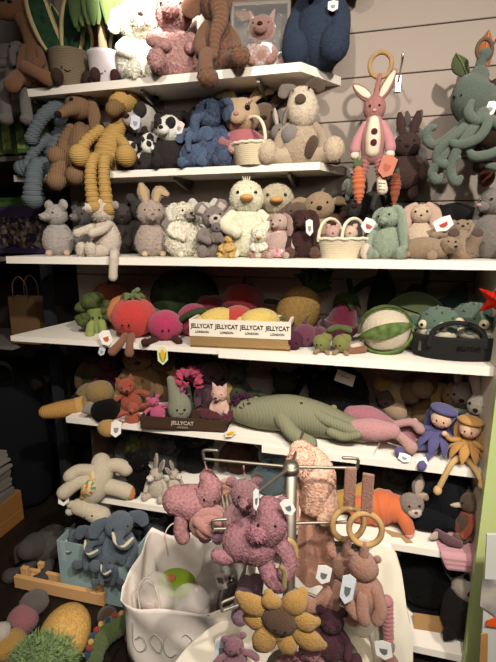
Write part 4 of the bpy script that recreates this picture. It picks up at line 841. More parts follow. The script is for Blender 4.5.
# the printed crate
CR = PY(243, Z4, .085); kc = mpp(CR); r = root('display_crate', CR, 'white printed crate over a wicker base holding lemon plushes', 'crate', rz=-12)
W, D, H = 98, 36, 28; wk = mat('#a98a5e', 'wicker', scale=(2, 2, 2)); wh = mat('#e6ddce', 'paper')
g = G(); g.box((0, 0, 1), (W, D, 2)); put(r, 'bottom', g, wk)
for nm, c, d in (('front_panel', (0, -D/2+1, 0), (W, 2, 1)), ('back_panel', (0, D/2-1, 0), (W, 2, 1)), ('side_panel', (-W/2+1, 0, 0), (2, D-4, 1)), ('side_panel', (W/2-1, 0, 0), (2, D-4, 1))):
    g = G(); g.box((c[0], c[1], 6), (d[0], d[1], 11)); q = put(r, nm, g, wk)
    g = G(); g.box((c[0], c[1], 19.7), (d[0]+.8 if d[0] > 3 else d[0]+.8, d[1]+.8 if d[1] < 3 else d[1], 16.5)); put(q, 'printed_band', g, wh, 'white paper band')
tk = mat('#2a2320', 'paper')
for i, x in enumerate((-36.5, -12, 12.5, 37)):
    text(r, 'lettering', 'JELLYCAT', 6.0, (x, -D/2-.75, 21.5), (90, 0, 0), tk, depth=.15, bold=.12, sx=.86); text(r, 'lettering', 'LONDON', 3.0, (x, -D/2-.75, 15.8), (90, 0, 0), tk, depth=.15, bold=.06)
text(r, 'lettering', 'JELLYCAT', 6.6, (W/2+.75, -2, 21.5), (90, 0, 90), tk, depth=.15, bold=.12, sx=.86); text(r, 'lettering', 'LONDON', 3.0, (W/2+.75, -2, 15.8), (90, 0, 90), tk, depth=.15, bold=.06)
def lemon(px, py, Y, lab):
    r = root('plush_lemon', at(px, py, Y), lab, 'soft toy', rz=10); g = G(); g.ell((0, 0, 8), (20, 13, 11.5), lump=.03); g.ell((-19, 0, 8), (5, 4, 4)); g.fur(1, .4); b = put(r, 'body', g, mat('#dcbc46', 'plush')); g = G(); g.tube([(19, 0, 8), (23, -1, 10)], [2.4, 2]); put(r, 'stem', g, mat('#55642f', 'felt')); dots(b, (0, 6), 3, -13); return r
lemon(220, 327, .08, 'yellow lemon plush at the left in the printed crate'); lemon(260, 328, .08, 'yellow lemon plush at the right in the printed crate')
ball(238, 0, .115, 34, 28, '#c43326', 'red tomato plush between the two lemons in the crate', 'plush_tomato', py=333)
# pineapple lying behind the crate
r = veg(287, Z4 + .04, .215, 'plush_pineapple', 'golden brown pineapple plush leaning at the right end of the printed crate', ry=28)
g = G(); g.ell((0, 0, 22), (21, 18, 27), nu=26, nv=18); v = g.V[0]; g.V[0] = v * 1; b = put(r, 'body', g, mat('#8a6a2c', 'curl'))
g = G()
for i in range(26): a = i*2.4; t = i/26; g.leaf((math.cos(a)*4, math.sin(a)*4, 45), (math.cos(a)*(10+12*t), math.sin(a)*(6+8*t), 52 + 22*(1-t)), 3, (0, 0, 4), th=.3)
g.fur(2, .4); put(r, 'crown', g, mat('#2d4426', 'felt'))
# figs / onions
for px, Y, w, h, c, lab in ((293, .055, 19, 19, '#5b2840', 'dark purple fig plush at the front right corner of the crate'), (305, .12, 24, 23, '#76384f', 'mauve fig plush behind the dark purple fig'), (318, .14, 22, 20, '#6d2f48', 'plum purple fig plush behind the green figs')):
    r = ball(px, Z4, Y, w, h, c, lab, 'plush_fig'); stem(r, [(0, 0, h*.9), (0, -1, h*1.15), (2, -1, h*1.3)], [1.6, 1.2, 1.2], '#6b4050')
for px, Y, ry, lab in ((322, .045, -65, 'left green pear plush lying with its long stem curled at the shelf front'), (341, .05, -50, 'right green pear plush lying beside the cauliflower')):
    r = root('plush_pear', PY(px, Z4 + .036, Y), lab, 'soft toy', ry=0); g = G(); g.ell((0, 0, 0), (9, 9, 9), lump=.03); g.ell((4, 0, 5), (6, 6, 6)); b = put(r, 'body', g, mat('#7d7e35', 'felt')); stem(r, [(4, 0, 9), (8, -1, 15), (16 if px < 330 else -2, -3, 17), (26 if px < 330 else -12, -4, 14)], [2, 2.4, 2.6, 2.2], '#54622f'); dots(b, (-3, 0), 2, -9, .8)
    limbs(r, [[(-3, -5, -6), (-6, -11, -7)], [(4, -5, -7), (6, -10, -8)]], [1.8, 2.4], mat('#9a7a50', 'felt'), label='tan foot')
eggplant(338, Z4, .26, 42, 36, '#6a1330', 'crimson aubergine plush with a dark curled stem behind the green pears', ry=10)
eggplant(318, Z4 + .03, .33, 40, 28, '#551024', 'dark red aubergine plush farthest back on the fourth shelf', ry=-60)
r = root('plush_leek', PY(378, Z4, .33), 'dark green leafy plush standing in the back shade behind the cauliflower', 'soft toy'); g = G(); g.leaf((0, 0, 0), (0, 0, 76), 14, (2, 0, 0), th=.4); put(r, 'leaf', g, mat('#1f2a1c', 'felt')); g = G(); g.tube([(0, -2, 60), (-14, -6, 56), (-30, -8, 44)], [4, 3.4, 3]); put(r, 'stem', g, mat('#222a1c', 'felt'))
# cauliflower
r = veg(384, Z4, .105, 'plush_cauliflower', 'large white and green cauliflower plush lying on the fourth shelf', rz=-20)
g = G(); g.ell((0, 0, 25), (27, 25, 25), lump=.03); b = put(r, 'head', g, mat('#d3c3a6', 'plush'))
def shell(r, nm, th0, th1, c, rad, tilt, m, off=1.6):
    "a thick leaf hugging a ball"
    V = []; Fc = []; n, k = 16, 9
    for layer in (1, 0):
        for i in range(n + 1):
            t = i / n; w = (th1 - th0) / 2 * math.sin(PI * (.06 + .88 * t)) ** .7; mid = (th0 + th1) / 2
            for j in range(k):
                a = mid + w * (2*j/(k-1) - 1); e = PI * (t*.94 + .03); rr = np.array(rad) + off*layer*(.5 + .5*math.sin(PI*j/(k-1))) + (.8 if layer else -.6)
                V.append((rr[0]*math.cos(e), rr[1]*math.sin(e)*math.cos(a)*-1, rr[2]*math.sin(e)*math.sin(a)))
    s_ = (n+1)*k
    for L in (0, 1):
        for i in range(n):
            for j in range(k-1):
                q = (L*s_+i*k+j, L*s_+i*k+j+1, L*s_+(i+1)*k+j+1, L*s_+(i+1)*k+j); Fc.append(q if L else q[::-1])
    for i in range(n):
        for j in (0, k-1): Fc.append((i*k+j, (i+1)*k+j, s_+(i+1)*k+j, s_+i*k+j))
    V = np.array(V) @ np.array(Euler([R(a) for a in tilt]).to_matrix()).T + np.array(c); g = G(); g.add(V, Fc); return put(r, nm, g, m)
gl = mat('#56693a', 'ramp', cols=['#41542c', '#6a7d48'], s=.14)
for a in (-84, -6, 74, 190): shell(r, 'leaf', R(a), R(a + 32), (0, 0, 25), (28.5, 26.5, 26.5), (0, -16, 24), gl)
r.scale = [q*.88 for q in r.scale]
limbs(r, [[(-22, -14, 8), (-30, -20, 5), (-34, -22, 6)]], [4, 4, 4.4], mat('#c9b79c', 'felt')); limbs(r, [[(-16, -20, 5), (-24, -28, 3), (-28, -30, 3)]], [4, 4, 5], mat('#8a5a40', 'felt'), label='brown foot')
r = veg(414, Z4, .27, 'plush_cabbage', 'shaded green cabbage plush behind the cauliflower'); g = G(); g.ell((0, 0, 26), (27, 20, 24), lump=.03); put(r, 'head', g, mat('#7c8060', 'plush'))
for a in (-60, 20, 100): shell(r, 'leaf', R(a), R(a + 60), (0, 0, 26), (28, 21, 25), (0, 15, 0), mat('#4a5a33', 'felt'))
r = veg(405, Z4, .20, 'plush_sprout', 'green sprout plush tucked at the right of the cauliflower'); g = G(); g.ell((0, 0, 14), (17, 13, 14), lump=.05); put(r, 'body', g, mat('#667747', 'felt')); shell(r, 'leaf', R(-40), R(50), (0, 0, 14), (18, 14, 15), (0, 30, 0), mat('#71824c', 'felt'))
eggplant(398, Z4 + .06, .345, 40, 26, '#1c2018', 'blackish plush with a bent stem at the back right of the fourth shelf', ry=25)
# felt basket with two pufferfish
BK = PY(455, Z4, .11); r = root('felt_basket', BK, 'oval charcoal felt basket with curved handles at the right of the fourth shelf', 'basket', rz=12)
dkf = mat('#2b2a2a', 'felt'); prof = [(0, 0), (36, 0), (41, 2), (42.5, 12), (43.5, 21), (43.5, 23.5), (41.5, 23.5), (40, 12), (38, 3), (0, 3)]
g = G(); g.lathe(prof, n=40, sy=.6); put(r, 'bowl', g, dkf)
for s in (-1, 1):
    t = np.linspace(0, PI, 9); g = G(); g.tube([(-4 + 25*math.cos(a), s*23 - s*2*math.sin(a), 15 + 22*math.sin(a)**.7) for a in t], 2.4, flat=.6); put(r, 'handle', g, dkf)
g = G(); g.box((-36, -18, 13), (3, 1, 10), rot=(0, 0, -40)); put(r, 'buckle', g, mat('#8a8a8a', 'metal'), 'metal buckle')
text(r, 'lettering', 'JELLYCAT', 5, (6, -26.6, 14), (86, 0, 3), mat('#141414', 'felt'), depth=.2, bold=.1)
def puffer(px, py, Y, lab, rz, w, c='#5f7a66'):
    r = root('plush_fish', at(px, py, Y), lab, 'soft toy', rz=rz); g = G(); g.ell((0, 0, w*.42), (w*.5, w*.45, w*.44), lump=.04); g.fur(1, .4); b = put(r, 'body', g, mat(c, 'plush'))
    g = G(); g.ell((0, -2, w*.26), (w*.46, w*.45, w*.26)); put(b, 'belly', g, mat('#c9c3a8', 'plush'), 'cream belly')
    for i in range(16):
        a = i*2.4; e = .25 + .75*(i/16)*1.3; d = np.array([math.cos(a)*math.cos(e), math.sin(a)*math.cos(e), math.sin(e)]); p = np.array([0, 0, w*.42]) + d*np.array([w*.5, w*.45, w*.44])
        g = G(); g.tube([p - d*.5, p + d*1.5], [1.3, .8], n=7, m=2); put(b, 'spine', g, mat('#4c6455', 'felt'))
    for s in (-1, 1):
        g = G(); g.ell((s*w*.23, -w*.41, w*.46), (4.6, 3, 4.6)); e = put(b, 'eye', g, mat('#d3c39a', 'felt'), 'cream eye'); g = G(); g.ell((s*w*.23, -w*.41-2.8, w*.46), (1.6, .9, 1.6)); put(e, 'pupil', g, BLK)
        g = G(); g.leaf((s*w*.46, 0, w*.36), (s*w*.72, -2, w*.42), w*.17, th=.35, shape=(.5, .9, 1.1, 1.1, 1, .7)); put(r, 'side_fin', g, mat('#557460', 'cord'))
    g = G(); g.ring((0, -w*.47, w*.3), 4, 2.2, 1.4, 'xz', rot=(0, 0, 0)); put(b, 'lips', g, mat('#7a8c86', 'felt')); return r
puffer(438, 342, .135, 'left pufferfish plush in the charcoal felt basket', -20, 42)
puffer(473, 341, .135, 'right pufferfish plush with darker spots in the charcoal felt basket', -8, 46, '#587261')
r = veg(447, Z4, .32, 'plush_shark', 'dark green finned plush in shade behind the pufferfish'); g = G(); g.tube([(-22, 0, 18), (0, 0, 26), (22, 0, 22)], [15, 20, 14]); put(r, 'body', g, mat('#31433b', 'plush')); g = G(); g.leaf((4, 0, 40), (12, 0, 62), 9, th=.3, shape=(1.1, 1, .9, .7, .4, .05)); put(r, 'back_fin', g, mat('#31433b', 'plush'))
# red glitter star hanging on the right
r = root('hanging_star', at(497, 300, -.06), 'red glitter star hanging at the right edge of the shelving', 'ornament', ry=14)
P = [((21 if i % 2 == 0 else 8.5)*math.sin(i*PI/5), (21 if i % 2 == 0 else 8.5)*math.cos(i*PI/5)) for i in range(10)]
g = G(); V = [(x, 0, z) for x, z in P] + [(0, -5, 0), (0, 5, 0)]; g.flat = True; g.add(V, [(i, (i+1) % 10, 10) for i in range(10)] + [((i+1) % 10, i, 11) for i in range(10)]); put(r, 'star', g, mat('#a31d12', 'glitter'))
g = G(); g.tube([(0, 0, 20), (0, 0, 38)], .4, n=6); put(r, 'cord', g, mat('#7a1a12', 'felt'))

# ================================================================== fifth shelf
# bees: striped yellow and black
def bee(px, py, Y, L, w, lab, rz=0, ry=90, segs=None, dim=1.0):
    r = root('plush_bee', at(px, py, Y), lab, 'soft toy', rz=rz, ry=ry); cs = segs or ['#c9962f', '#2b2622', '#b98a30', '#2b2622']; n = len(cs)
    for i, c in enumerate(cs):
        t = (i + .5) / n; q = w * (.5 if i in (0, n-1) else .6); g = G(); g.ell((0, 0, L*t), (q, q, L/n*.72), lump=.03); g.fur(1.2, .5); b = put(r, 'body_segment', g, mat(c, 'plush'), ('black' if c[1] == '2' else 'yellow') + ' segment')
    return r
r = root('plush_bee', at(46, 412, .0), 'long yellow bee plush lying over the left end of the fifth shelf', 'soft toy', rz=8); ym = mat('#c08a35', 'cord')
g = G(); g.tube([(0, 0, 0), (14, -2, 0), (30, -4, 1)], [7, 9, 8.5]); put(r, 'abdomen', g, ym)
g = G(); g.tube([(30, -4, 1), (44, -5, 1), (52, -3, 2)], [9, 10.5, 9]); put(r, 'thorax', g, mat('#cf9c45', 'plush'))
r = root('plush_bee', at(104, 409, .05), 'yellow and black striped bee plush at the left of the fifth shelf', 'soft toy', rz=-8)
g = G(); g.ell((-3, 2, 17), (14, 12, 12), lump=.03); g.fur(1, .5); put(r, 'head', g, mat('#9a7a38', 'plush'))
g = G(); g.ell((2, -6, 1), (14, 13, 12.5), lump=.03); g.fur(1, .5); put(r, 'thorax', g, mat('#120f0d', 'plush'), 'black stripe')
g = G(); g.ell((4, -17, -13), (9, 9, 9), lump=.03); g.fur(1, .5); put(r, 'tail', g, mat('#b88a35', 'plush'))
g = G(); g.leaf((-4, -4, 6), (-20, -8, 2), 7, th=.3); put(r, 'wing', g, mat('#8d8680', 'felt'))
r = root('plush_bee', at(88, 404, .17), 'second black and yellow bee plush behind the striped bee', 'soft toy')
for c, q, cc in (((-6, 0, 0), 13, '#14110f'), ((2, 2, 8), 13, '#8d7234'), ((-14, 2, -6), 10, '#8d7234')): g = G(); g.ell(c, q, lump=.03); g.fur(1, .5); put(r, 'body_segment', g, mat(cc, 'plush'))
plush(at(118, 421, .13), 'plush_bee', 'tan plush squeezed between the bee and the orange foxes', 34, '#a5854a', leg=None, fuzz=1, ears='round')
# orange lobsters/foxes
def fox(px, py, Y, h, lab, c, rz=0, ry=0, **k):
    a = dict(ears='point', earr=1.2, hs=1.0, leg='splay', ll=.7, arm='out', fuzz=.9, muz=(.09, .12, .04)); a.update(k); return plush(at(px, py, Y), 'plush_fox', lab, h, c, rz=rz, ry=ry, **a)
fox(134, 411, .12, 38, 'upper orange fox plush leaning left of the dark wooden tray', '#b04a26', ry=-12)
fox(132, 425, .03, 26, 'lower orange fox plush at the shelf edge left of the wooden tray', '#b24c2a', ry=8, rz=-20)
r = root('hang_tag', at(117, 428, -.02), 'white tag hanging over the fifth shelf edge below the bee', 'tag'); tag_on(r, (0, 0, 6), 10, 16, rot=(0, 8, 0))
# dark wooden tray
TR = PY(186, Z5, .045); r = root('wooden_tray', TR, 'dark brown wooden tray with white lettering on the fifth shelf', 'tray', rz=-16); W, D, H = 86, 24, 13; dw = mat('#3f2f24', 'wood', scale=(.02, .2, .2), s=1.0)
for nm, c, d in (('bottom', (0, 0, 1), (W, D, 2)), ('front_board', (0, -D/2+1, H/2), (W, 2, H)), ('back_board', (0, D/2-1, H/2), (W, 2, H)), ('end_board', (-W/2+1, 0, H/2), (2, D-4, H)), ('end_board', (W/2-1, 0, H/2), (2, D-4, H))):
    g = G(); g.box(c, d, bev=.4); put(r, nm, g, dw)
text(r, 'lettering', 'JELLYCAT', 5.2, (0, -D/2-.2, 8), (90, 0, 0), mat('#b7aca0', 'paper'), depth=.15, bold=.08); text(r, 'lettering', 'LONDON', 2.4, (0, -D/2-.2, 3.6), (90, 0, 0), mat('#a39a90', 'paper'), depth=.15)
# things in the tray
r = root('plush_leek', at(180, 417, .055), 'smiling grey-green leek plush in the dark wooden tray', 'soft toy'); g = G(); g.tube([(0, 0, 8), (-1, 0, 16), (-5, 0, 27), (-8, 0, 40)], [12, 11, 6, 3.4]); b = put(r, 'body', g, mat('#85876d', 'plush')); dots(b, (1, 12), 3.6, -11.5)
g = G(); g.tube([(-1, -11.6, 9), (1, -12, 8), (3, -11.6, 9)], .5, n=6); put(b, 'smile', g, BLK)
def ruffle(px, py, Y, w, h, col, lab, n=70, name='plush_flower', s=3.2):
    r = root(name, at(px, py, Y), lab, 'soft toy'); g = G()
    for i in range(n):
        a, e = RNG.uniform(0, 2*PI), RNG.uniform(-.6, 1.5); d = np.array([math.cos(a)*math.cos(e)*w/2, math.sin(a)*math.cos(e)*w/2*.8, math.sin(e)*h/2]); g.leaf(d*.55, d + RNG.normal(size=3)*1.5, s, RNG.normal(size=3)*1.2, th=.25, n=6, ref=RNG.normal(size=3))
    put(r, 'petals', g, mat(col, 'felt')); return r
r = ruffle(188, 382, .10, 33, 30, '#c4285f', 'bright magenta ruffled flower plush above the tray'); g = G(); g.tube([(0, 0, -6), (2, 0, -22), (2, 2, -34)], 2.2); put(r, 'stem', g, mat('#3f4c2c', 'felt'))
ruffle(182, 396, .07, 12, 10, '#85306a', 'small purple ruffled bloom under the magenta flower', 30, s=2)
plush(PY(160, Z5 + .009, .06), 'plush_pig', 'hot pink plush leaning at the left in the wooden tray', 29, '#c64a7a', ears='round', leg='close', ll=.4, arm='out', ry=-14, fuzz=.8, hs=.8)
r, hd, pv = plush(at(220, 416, .07), 'plush_pig', 'pale pink pig plush sitting in a maroon flower at the right of the tray', 32, '#d0a394', ears='point', earr=1.4, hs=1.15, leg=None, arm='lap', muz=(.1, .1, .05), muzc='#c08a80', fuzz=.9, rz=-10, hy=-10)
r = root('plush_flower', at(216, 414, .05), 'maroon plush flower holding the pale pink pig', 'soft toy')
for i in range(7): a = PI + i*PI/6; g = G(); g.leaf((math.cos(a)*4, math.sin(a)*4-1, -2), (math.cos(a)*18, math.sin(a)*7-3, 6 + 5*math.sin(i)), 6, (0, -1, -2), th=.4); put(r, 'petal', g, mat('#5f1f30', 'plush'))
ruffle(243, 402, .09, 26, 18, '#4a1f3c', 'dark purple ruffled plush between the tray and the crocodile', 50, 'plush_flower', 2.6)
# shaded crowd behind the tray
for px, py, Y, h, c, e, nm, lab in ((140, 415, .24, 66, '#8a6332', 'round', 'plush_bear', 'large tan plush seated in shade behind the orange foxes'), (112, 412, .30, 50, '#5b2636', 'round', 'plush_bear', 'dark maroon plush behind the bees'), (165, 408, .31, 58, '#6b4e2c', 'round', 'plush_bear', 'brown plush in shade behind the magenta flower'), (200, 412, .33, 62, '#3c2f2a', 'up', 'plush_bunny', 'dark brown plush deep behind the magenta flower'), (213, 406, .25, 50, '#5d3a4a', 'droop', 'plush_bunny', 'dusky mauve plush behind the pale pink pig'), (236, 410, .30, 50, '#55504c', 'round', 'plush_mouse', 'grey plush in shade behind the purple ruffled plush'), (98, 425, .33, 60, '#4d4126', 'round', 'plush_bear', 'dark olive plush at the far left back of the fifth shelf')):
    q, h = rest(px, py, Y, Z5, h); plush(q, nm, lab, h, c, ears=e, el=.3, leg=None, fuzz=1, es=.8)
r = root('plush_banana', at(228, 398, .19), 'bunch of yellow banana plush in shade behind the pale pink pig', 'soft toy')
for i in range(5): a = (i-2)*.32; g = G(); g.tube([(0, 0, 14), (math.sin(a)*12, -3, 2), (math.sin(a)*14, -4, -14)], [2.4, 4.4, 3]); put(r, 'banana', g, mat('#9a7a34', 'felt'))
r = root('plush_star', at(174, 374, .18), 'small orange star plush behind the leek', 'soft toy'); g = G(); P = [((8 if i % 2 == 0 else 3.6)*math.sin(i*PI/5), (8 if i % 2 == 0 else 3.6)*math.cos(i*PI/5)) for i in range(10)]; g.prism(P, -2, 2, 'y'); put(r, 'body', g, mat('#a06a2c', 'felt'))
# crocodile
r = root('plush_crocodile', PY(298, Z5, .085), 'long sage green ribbed crocodile plush lying along the fifth shelf', 'soft toy', rz=-9); cm = mat('#8c8c6c', 'cord')
g = G(); g.tube([(-58, 2, 17), (-40, 0, 18), (-10, 0, 21), (20, -1, 18), (44, -3, 14), (62, -4, 11)], [13, 16, 18.5, 17, 13, 10], n=18); b = put(r, 'body', g, cm)
g = G(); g.tube([(14, -8, 28), (34, -14, 22), (56, -15, 16)], [6, 6, 5.5]); put(r, 'leg', g, cm)
g = G(); g.tube([(-14, -14, 20), (0, -24, 10), (16, -30, 6)], [8, 7.5, 7]); put(r, 'arm', g, cm)
g = G(); g.tube([(34, -18, 14), (46, -21, 12), (58, -22, 16)], [5, 4.5, 4]); put(r, 'arm', g, cm)
g = G(); g.tube([(-22, 10, 26), (-30, 16, 20), (-26, 20, 8)], [8, 7, 7]); put(r, 'leg', g, cm)
for x in (-12, 4): g = G(); g.ell((x, -8 - x*.1, 36 - abs(x)*.15), 1.6); put(b, 'eye', g, BLK)
g = G()
for i in range(7): g.ell((-44 + i*13, 3, 34.5 - abs(i-2.6)*1.2), (3, 2, 2.5))
put(b, 'back_ridge', g, cm)
r = root('hang_tag', at(231, 435, -.012), 'yellow and white tag under the head of the crocodile', 'tag', ry=-20); g = G(); g.prism([(-6, 0), (-5, 5), (5, 6), (6, 1), (0, -2)], -.3, .3, 'y'); b = put(r, 'card', g, mat('#d9d6c8', 'paper')); g = G(); g.ell((0, -.4, 2), (4, .4, 2)); put(b, 'printed_mark', g, mat('#cfa52c', 'paper'))
# black plush with card
r, hd, pv = plush(PY(338, Z5, .28), 'plush_crow', 'black shaggy crow plush with orange feet behind the crocodile', 72, '#171415', nr=0, beak='#20191a', leg=None, arm='down', fuzz=3.5, dens=.5, rx=-12, hs=.85, bs=1.2, sx=1.2)
g = G()
for a in (-1, 0, 1): g.leaf((-4, -22, 14), (-4 + a*8, -26, 3), 4, th=.4)
put(r, 'foot', g, mat('#b5623c', 'felt'), 'orange foot')
g = G()
for i in range(26): a = RNG.uniform(0, 6.3); g.leaf((-34, 2, 40 + 6*math.sin(a)), (-34 + 16*math.cos(a), 2 + 6*math.sin(a), 34 + 26*math.sin(a*1.7)), 3, th=.3, n=6)
put(r, 'wing_feathers', g, mat('#141213', 'fur'))
r = root('price_card', at(345, 378, .17), 'white tilted card lying on the black shaggy plush', 'card', rx=-45, ry=18); g = G(); g.box((0, 0, 0), (19, .5, 13)); b = put(r, 'card', g, mat('#c6c1ba', 'paper')); text(b, 'lettering', 'Jellycat', 3, (0, -.35, 1), (90, 0, 0), tk, depth=.05)
plush(at(268, 412, .24), 'plush_dragon', 'dark green plush lying in shade behind the crocodile', 50, '#3c4634', ears='point', leg=None, fuzz=1, ry=-60); plush(at(284, 418, .33), 'plush_bear', 'grey-green plush at the back of the fifth shelf behind the crocodile', 52, '#30352c', ears='round', leg=None, fuzz=1)
# pink flamingos
def flamingo(px, py, Y, lab, c, pts, rad):
    r = root('plush_flamingo', at(px, py, Y), lab, 'soft toy', rz=8); g = G(); g.tube(pts, rad); g.fur(1, .5); put(r, 'body', g, mat(c, 'plush')); return r
r = flamingo(352, 424, .12, 'rose pink flamingo plush lying behind the feet of the crocodile', '#b06a78', [(0, 0, 10), (16, -2, 8), (32, -4, 2)], [9, 12, 9]); g = G(); g.tube([(32, -4, 4), (44, -6, 2), (52, -8, -6)], [5, 4.5, 5]); put(r, 'neck', g, mat('#b87480', 'plush'))
r = flamingo(364, 437, .04, 'light pink flamingo plush lying at the shelf front right of the crocodile', '#c58a8c', [(-8, 0, 9), (8, -2, 9), (26, -3, 9)], [9, 11.5, 8]); g = G(); g.tube([(26, -3, 9), (36, -4, 2), (44, -5, -6)], [5.5, 5, 7]); put(r, 'head', g, mat('#c09088', 'plush')); g = G(); g.tube([(30, 2, 14), (44, 0, 18), (52, -2, 12)], [4, 4, 5]); put(r, 'wing', g, mat('#b9888a', 'plush'))
flamingo(407, 440, .13, 'pink plush body behind the purple doll', '#b87880', [(-4, 0, 10), (6, 0, 8), (16, 0, 0)], [11, 13, 10])
# bee and friends behind
r = root('plush_bee', at(397, 398, .27), 'yellow and tan bumblebee plush lying at the back of the fifth shelf', 'soft toy', rz=-20)
for c, q, cc in (((-14, 0, 10), (12, 11, 11), '#9c7c30'), ((0, 0, 4), (12, 12, 12), '#a38a60'), ((12, 0, 8), (11, 11, 11), '#77623c'), ((24, -2, 16), (10, 10, 10), '#8a6f4a')): g = G(); g.ell(c, q, lump=.03); g.fur(1, .5); put(r, 'body_segment', g, mat(cc, 'plush'))
g = G(); g.ell((0, -6, -10), (14, 9, 10), rot=(0, 30, 0)); put(r, 'wing', g, mat('#a08468', 'felt'))
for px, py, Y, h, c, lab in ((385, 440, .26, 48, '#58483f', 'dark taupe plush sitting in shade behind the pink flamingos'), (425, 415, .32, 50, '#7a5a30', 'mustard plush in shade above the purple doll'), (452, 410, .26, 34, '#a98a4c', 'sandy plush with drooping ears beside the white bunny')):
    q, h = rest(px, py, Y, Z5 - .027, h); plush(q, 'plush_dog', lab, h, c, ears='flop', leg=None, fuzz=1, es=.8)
# fairy dolls
def doll(px, Y, h, col, legc, lab, hair, rz=0, ry=0, hang=.3, hoodc=None, petals=8, legs=None):
    r = root('fairy_doll', PY(px, Z5 - .027, Y), lab, 'doll', rz=rz, ry=ry); m = mat(col, 'felt'); sk = mat('#d8ae8c', 'felt')
    g = G(h); g.ell((0, 0, .3), (.15, .13, .2)); put(r, 'body', g, m)
    g = G(h); g.ell((0, -.04, .68), (.17, .155, .17)); hd = put(r, 'head', g, sk)
    for s in (-1, 1):
        g = G(h); g.ell((s*.055, -.19, .68), .014, nu=8, nv=6); put(hd, 'eye', g, BLK); g = G(h); g.ell((s*.09, -.165, .63), (.03, .015, .025)); put(hd, 'cheek', g, mat('#cf8a78', 'felt'))
    g = G(h); g.tube([(-.04, -.19, .6), (0, -.2, .585), (.04, -.19, .6)], .007, n=6); put(hd, 'smile', g, mat('#8a4038', 'felt'))
    g = G(h); g.ell((0, .02, .72), (.2, .18, .19)); g.ell((0, -.02, .84), (.22, .2, .08)); put(hd, 'hat', g, mat(hoodc or col, 'felt'))
    g = G(h)
    for i in range(7): a = PI*.15 + i*PI*.12; g.tube([(math.cos(a)*.16, .05+math.sin(a)*.08, .78), (math.cos(a)*.23, .05+math.sin(a)*.1, .62), (math.cos(a)*.22, .03+math.sin(a)*.1, .42)], [.05, .055, .035])
    put(hd, 'hair', g, mat(hair, 'felt'))
    for i in range(petals): a = i*2*PI/petals; g = G(h); g.leaf((math.cos(a)*.08, math.sin(a)*.08-.02, .42), (math.cos(a)*.3, math.sin(a)*.3-.06, .1), .085, (math.cos(a)*.05, math.sin(a)*.05, .04), th=.25, ref=(math.cos(a), math.sin(a), .8)); put(r, 'skirt_petal', g, m)
    for s, p in legs:
        g = G(h); g.tube(p, [.055, .05, .05, .05][:len(p)]); l = put(r, 'leg', g, mat(legc, 'felt')); e = np.array(p[-1]); g = G(h); g.ell(e + np.array([0, -.03, 0]), (.075, .1, .085)); put(l, 'shoe', g, mat(legc, 'felt'))
    for s in (-1, 1): g = G(h); g.tube([(s*.12, -.02, .44), (s*.26, -.1, .42), (s*.36, -.12, .5 if s < 0 else .38)], [.045, .045, .045]); a = put(r, 'arm', g, m); g = G(h); g.ell((s*.38, -.13, .51 if s < 0 else .37), (.05, .05, .05)); put(a, 'hand', g, sk)
    return r
doll(431, .10, 58, '#5b5790', '#5b5790', 'purple fairy doll with petal skirt sitting on the fifth shelf', '#454478', rz=-6, ry=10, legs=((-1, [(-.07, -.1, .12), (-.3, -.3, .1), (-.46, -.42, .03)]), (1, [(.05, -.1, .12), (-.02, -.36, .08), (-.06, -.5, -.02)])))
doll(463, .05, 54, '#c08a30', '#c9a05a', 'yellow fairy doll with petal skirt, legs over the shelf edge', '#c08a30', rz=-4, ry=4, legs=((-1, [(-.07, -.1, .12), (-.16, -.36, .08), (-.26, -.44, -.3), (-.3, -.44, -.46)]), (1, [(.08, -.1, .12), (.26, -.36, .06), (.38, -.48, -.06)])))
plush(PY(459, Z5 - .027, .23), 'plush_bunny', 'left cream bunny plush standing behind the yellow fairy doll', 66, '#a89d8c', ears='up', el=.38, hs=.95, leg=None, fuzz=.8, scarf='#5d6a60', hz=.04, mouth=True, rz=-5)
r, hd, pv = plush(PY(477, Z5 - .027, .13), 'plush_bunny', 'right white bunny plush beside the end panel on the fifth shelf', 76, '#c4bbaa', ears='up', el=.36, hs=.8, leg='close', ll=.6, fuzz=.8, mouth=True, rz=-14, sx=.75, hy=-10)
g = G(); g.leaf((-4, -18, 30), (10, -18, 34), 4, th=.4); put(r, 'leaf_badge', g, mat('#54633f', 'felt'), 'green leaf')
for px, py, lab, rt in ((405, 458, 'small white booklet at the feet of the purple doll', 10), (420, 462, 'printed tag between the legs of the purple doll', -30)):
    r = root('hang_tag', at(px, py, .0), lab, 'tag'); tag_on(r, (0, 0, 4), 11, 8, rot=(-30, rt, 0))
# ================================================================== sixth shelf
# cream moose-like toy upside down over the shelf edge
r = root('plush_moose', at(89, 503, -.09), 'cream moose plush upside down over the left end of the sixth shelf', 'soft toy', rz=0); r.scale = [q*.82 for q in r.scale]
cm = mat('#c6b89c', 'plush'); pr = mat('#7f8a7a', 'print', s=.3, cols=['#b99a5a', '#4f7d78', '#c9b48a', '#b8683a', '#5e8a70', '#c9b48a'])
g = G(); g.tube([(0, 4, 2), (8, 2, 16), (16, 6, 34), (18, 12, 44)], [10, 16, 16, 12]); g.fur(1.3, .5); put(r, 'body', g, cm)
g = G(); g.tube([(-12, 0, -2), (-4, -6, -4), (6, -10, -10), (12, -12, -14)], [10, 10, 11, 12]); g.fur(1.2, .5); hd = put(r, 'head', g, cm)
for p in ((2, -19, -6), (-6, -15, -8)): g = G(); g.ell(p, 1.2); put(hd, 'eye', g, BLK)
for p in ((14, -23.5, -12), (8, -21.5, -17)): g = G(); g.ell(p, 1.3); put(hd, 'nostril', g, mat('#6d5d48', 'felt'))
for p in ((-20, -2, 4), (-22, 0, -6)): g = G(); g.ell(p, (5.5, 4, 5)); put(hd, 'ear', g, cm)
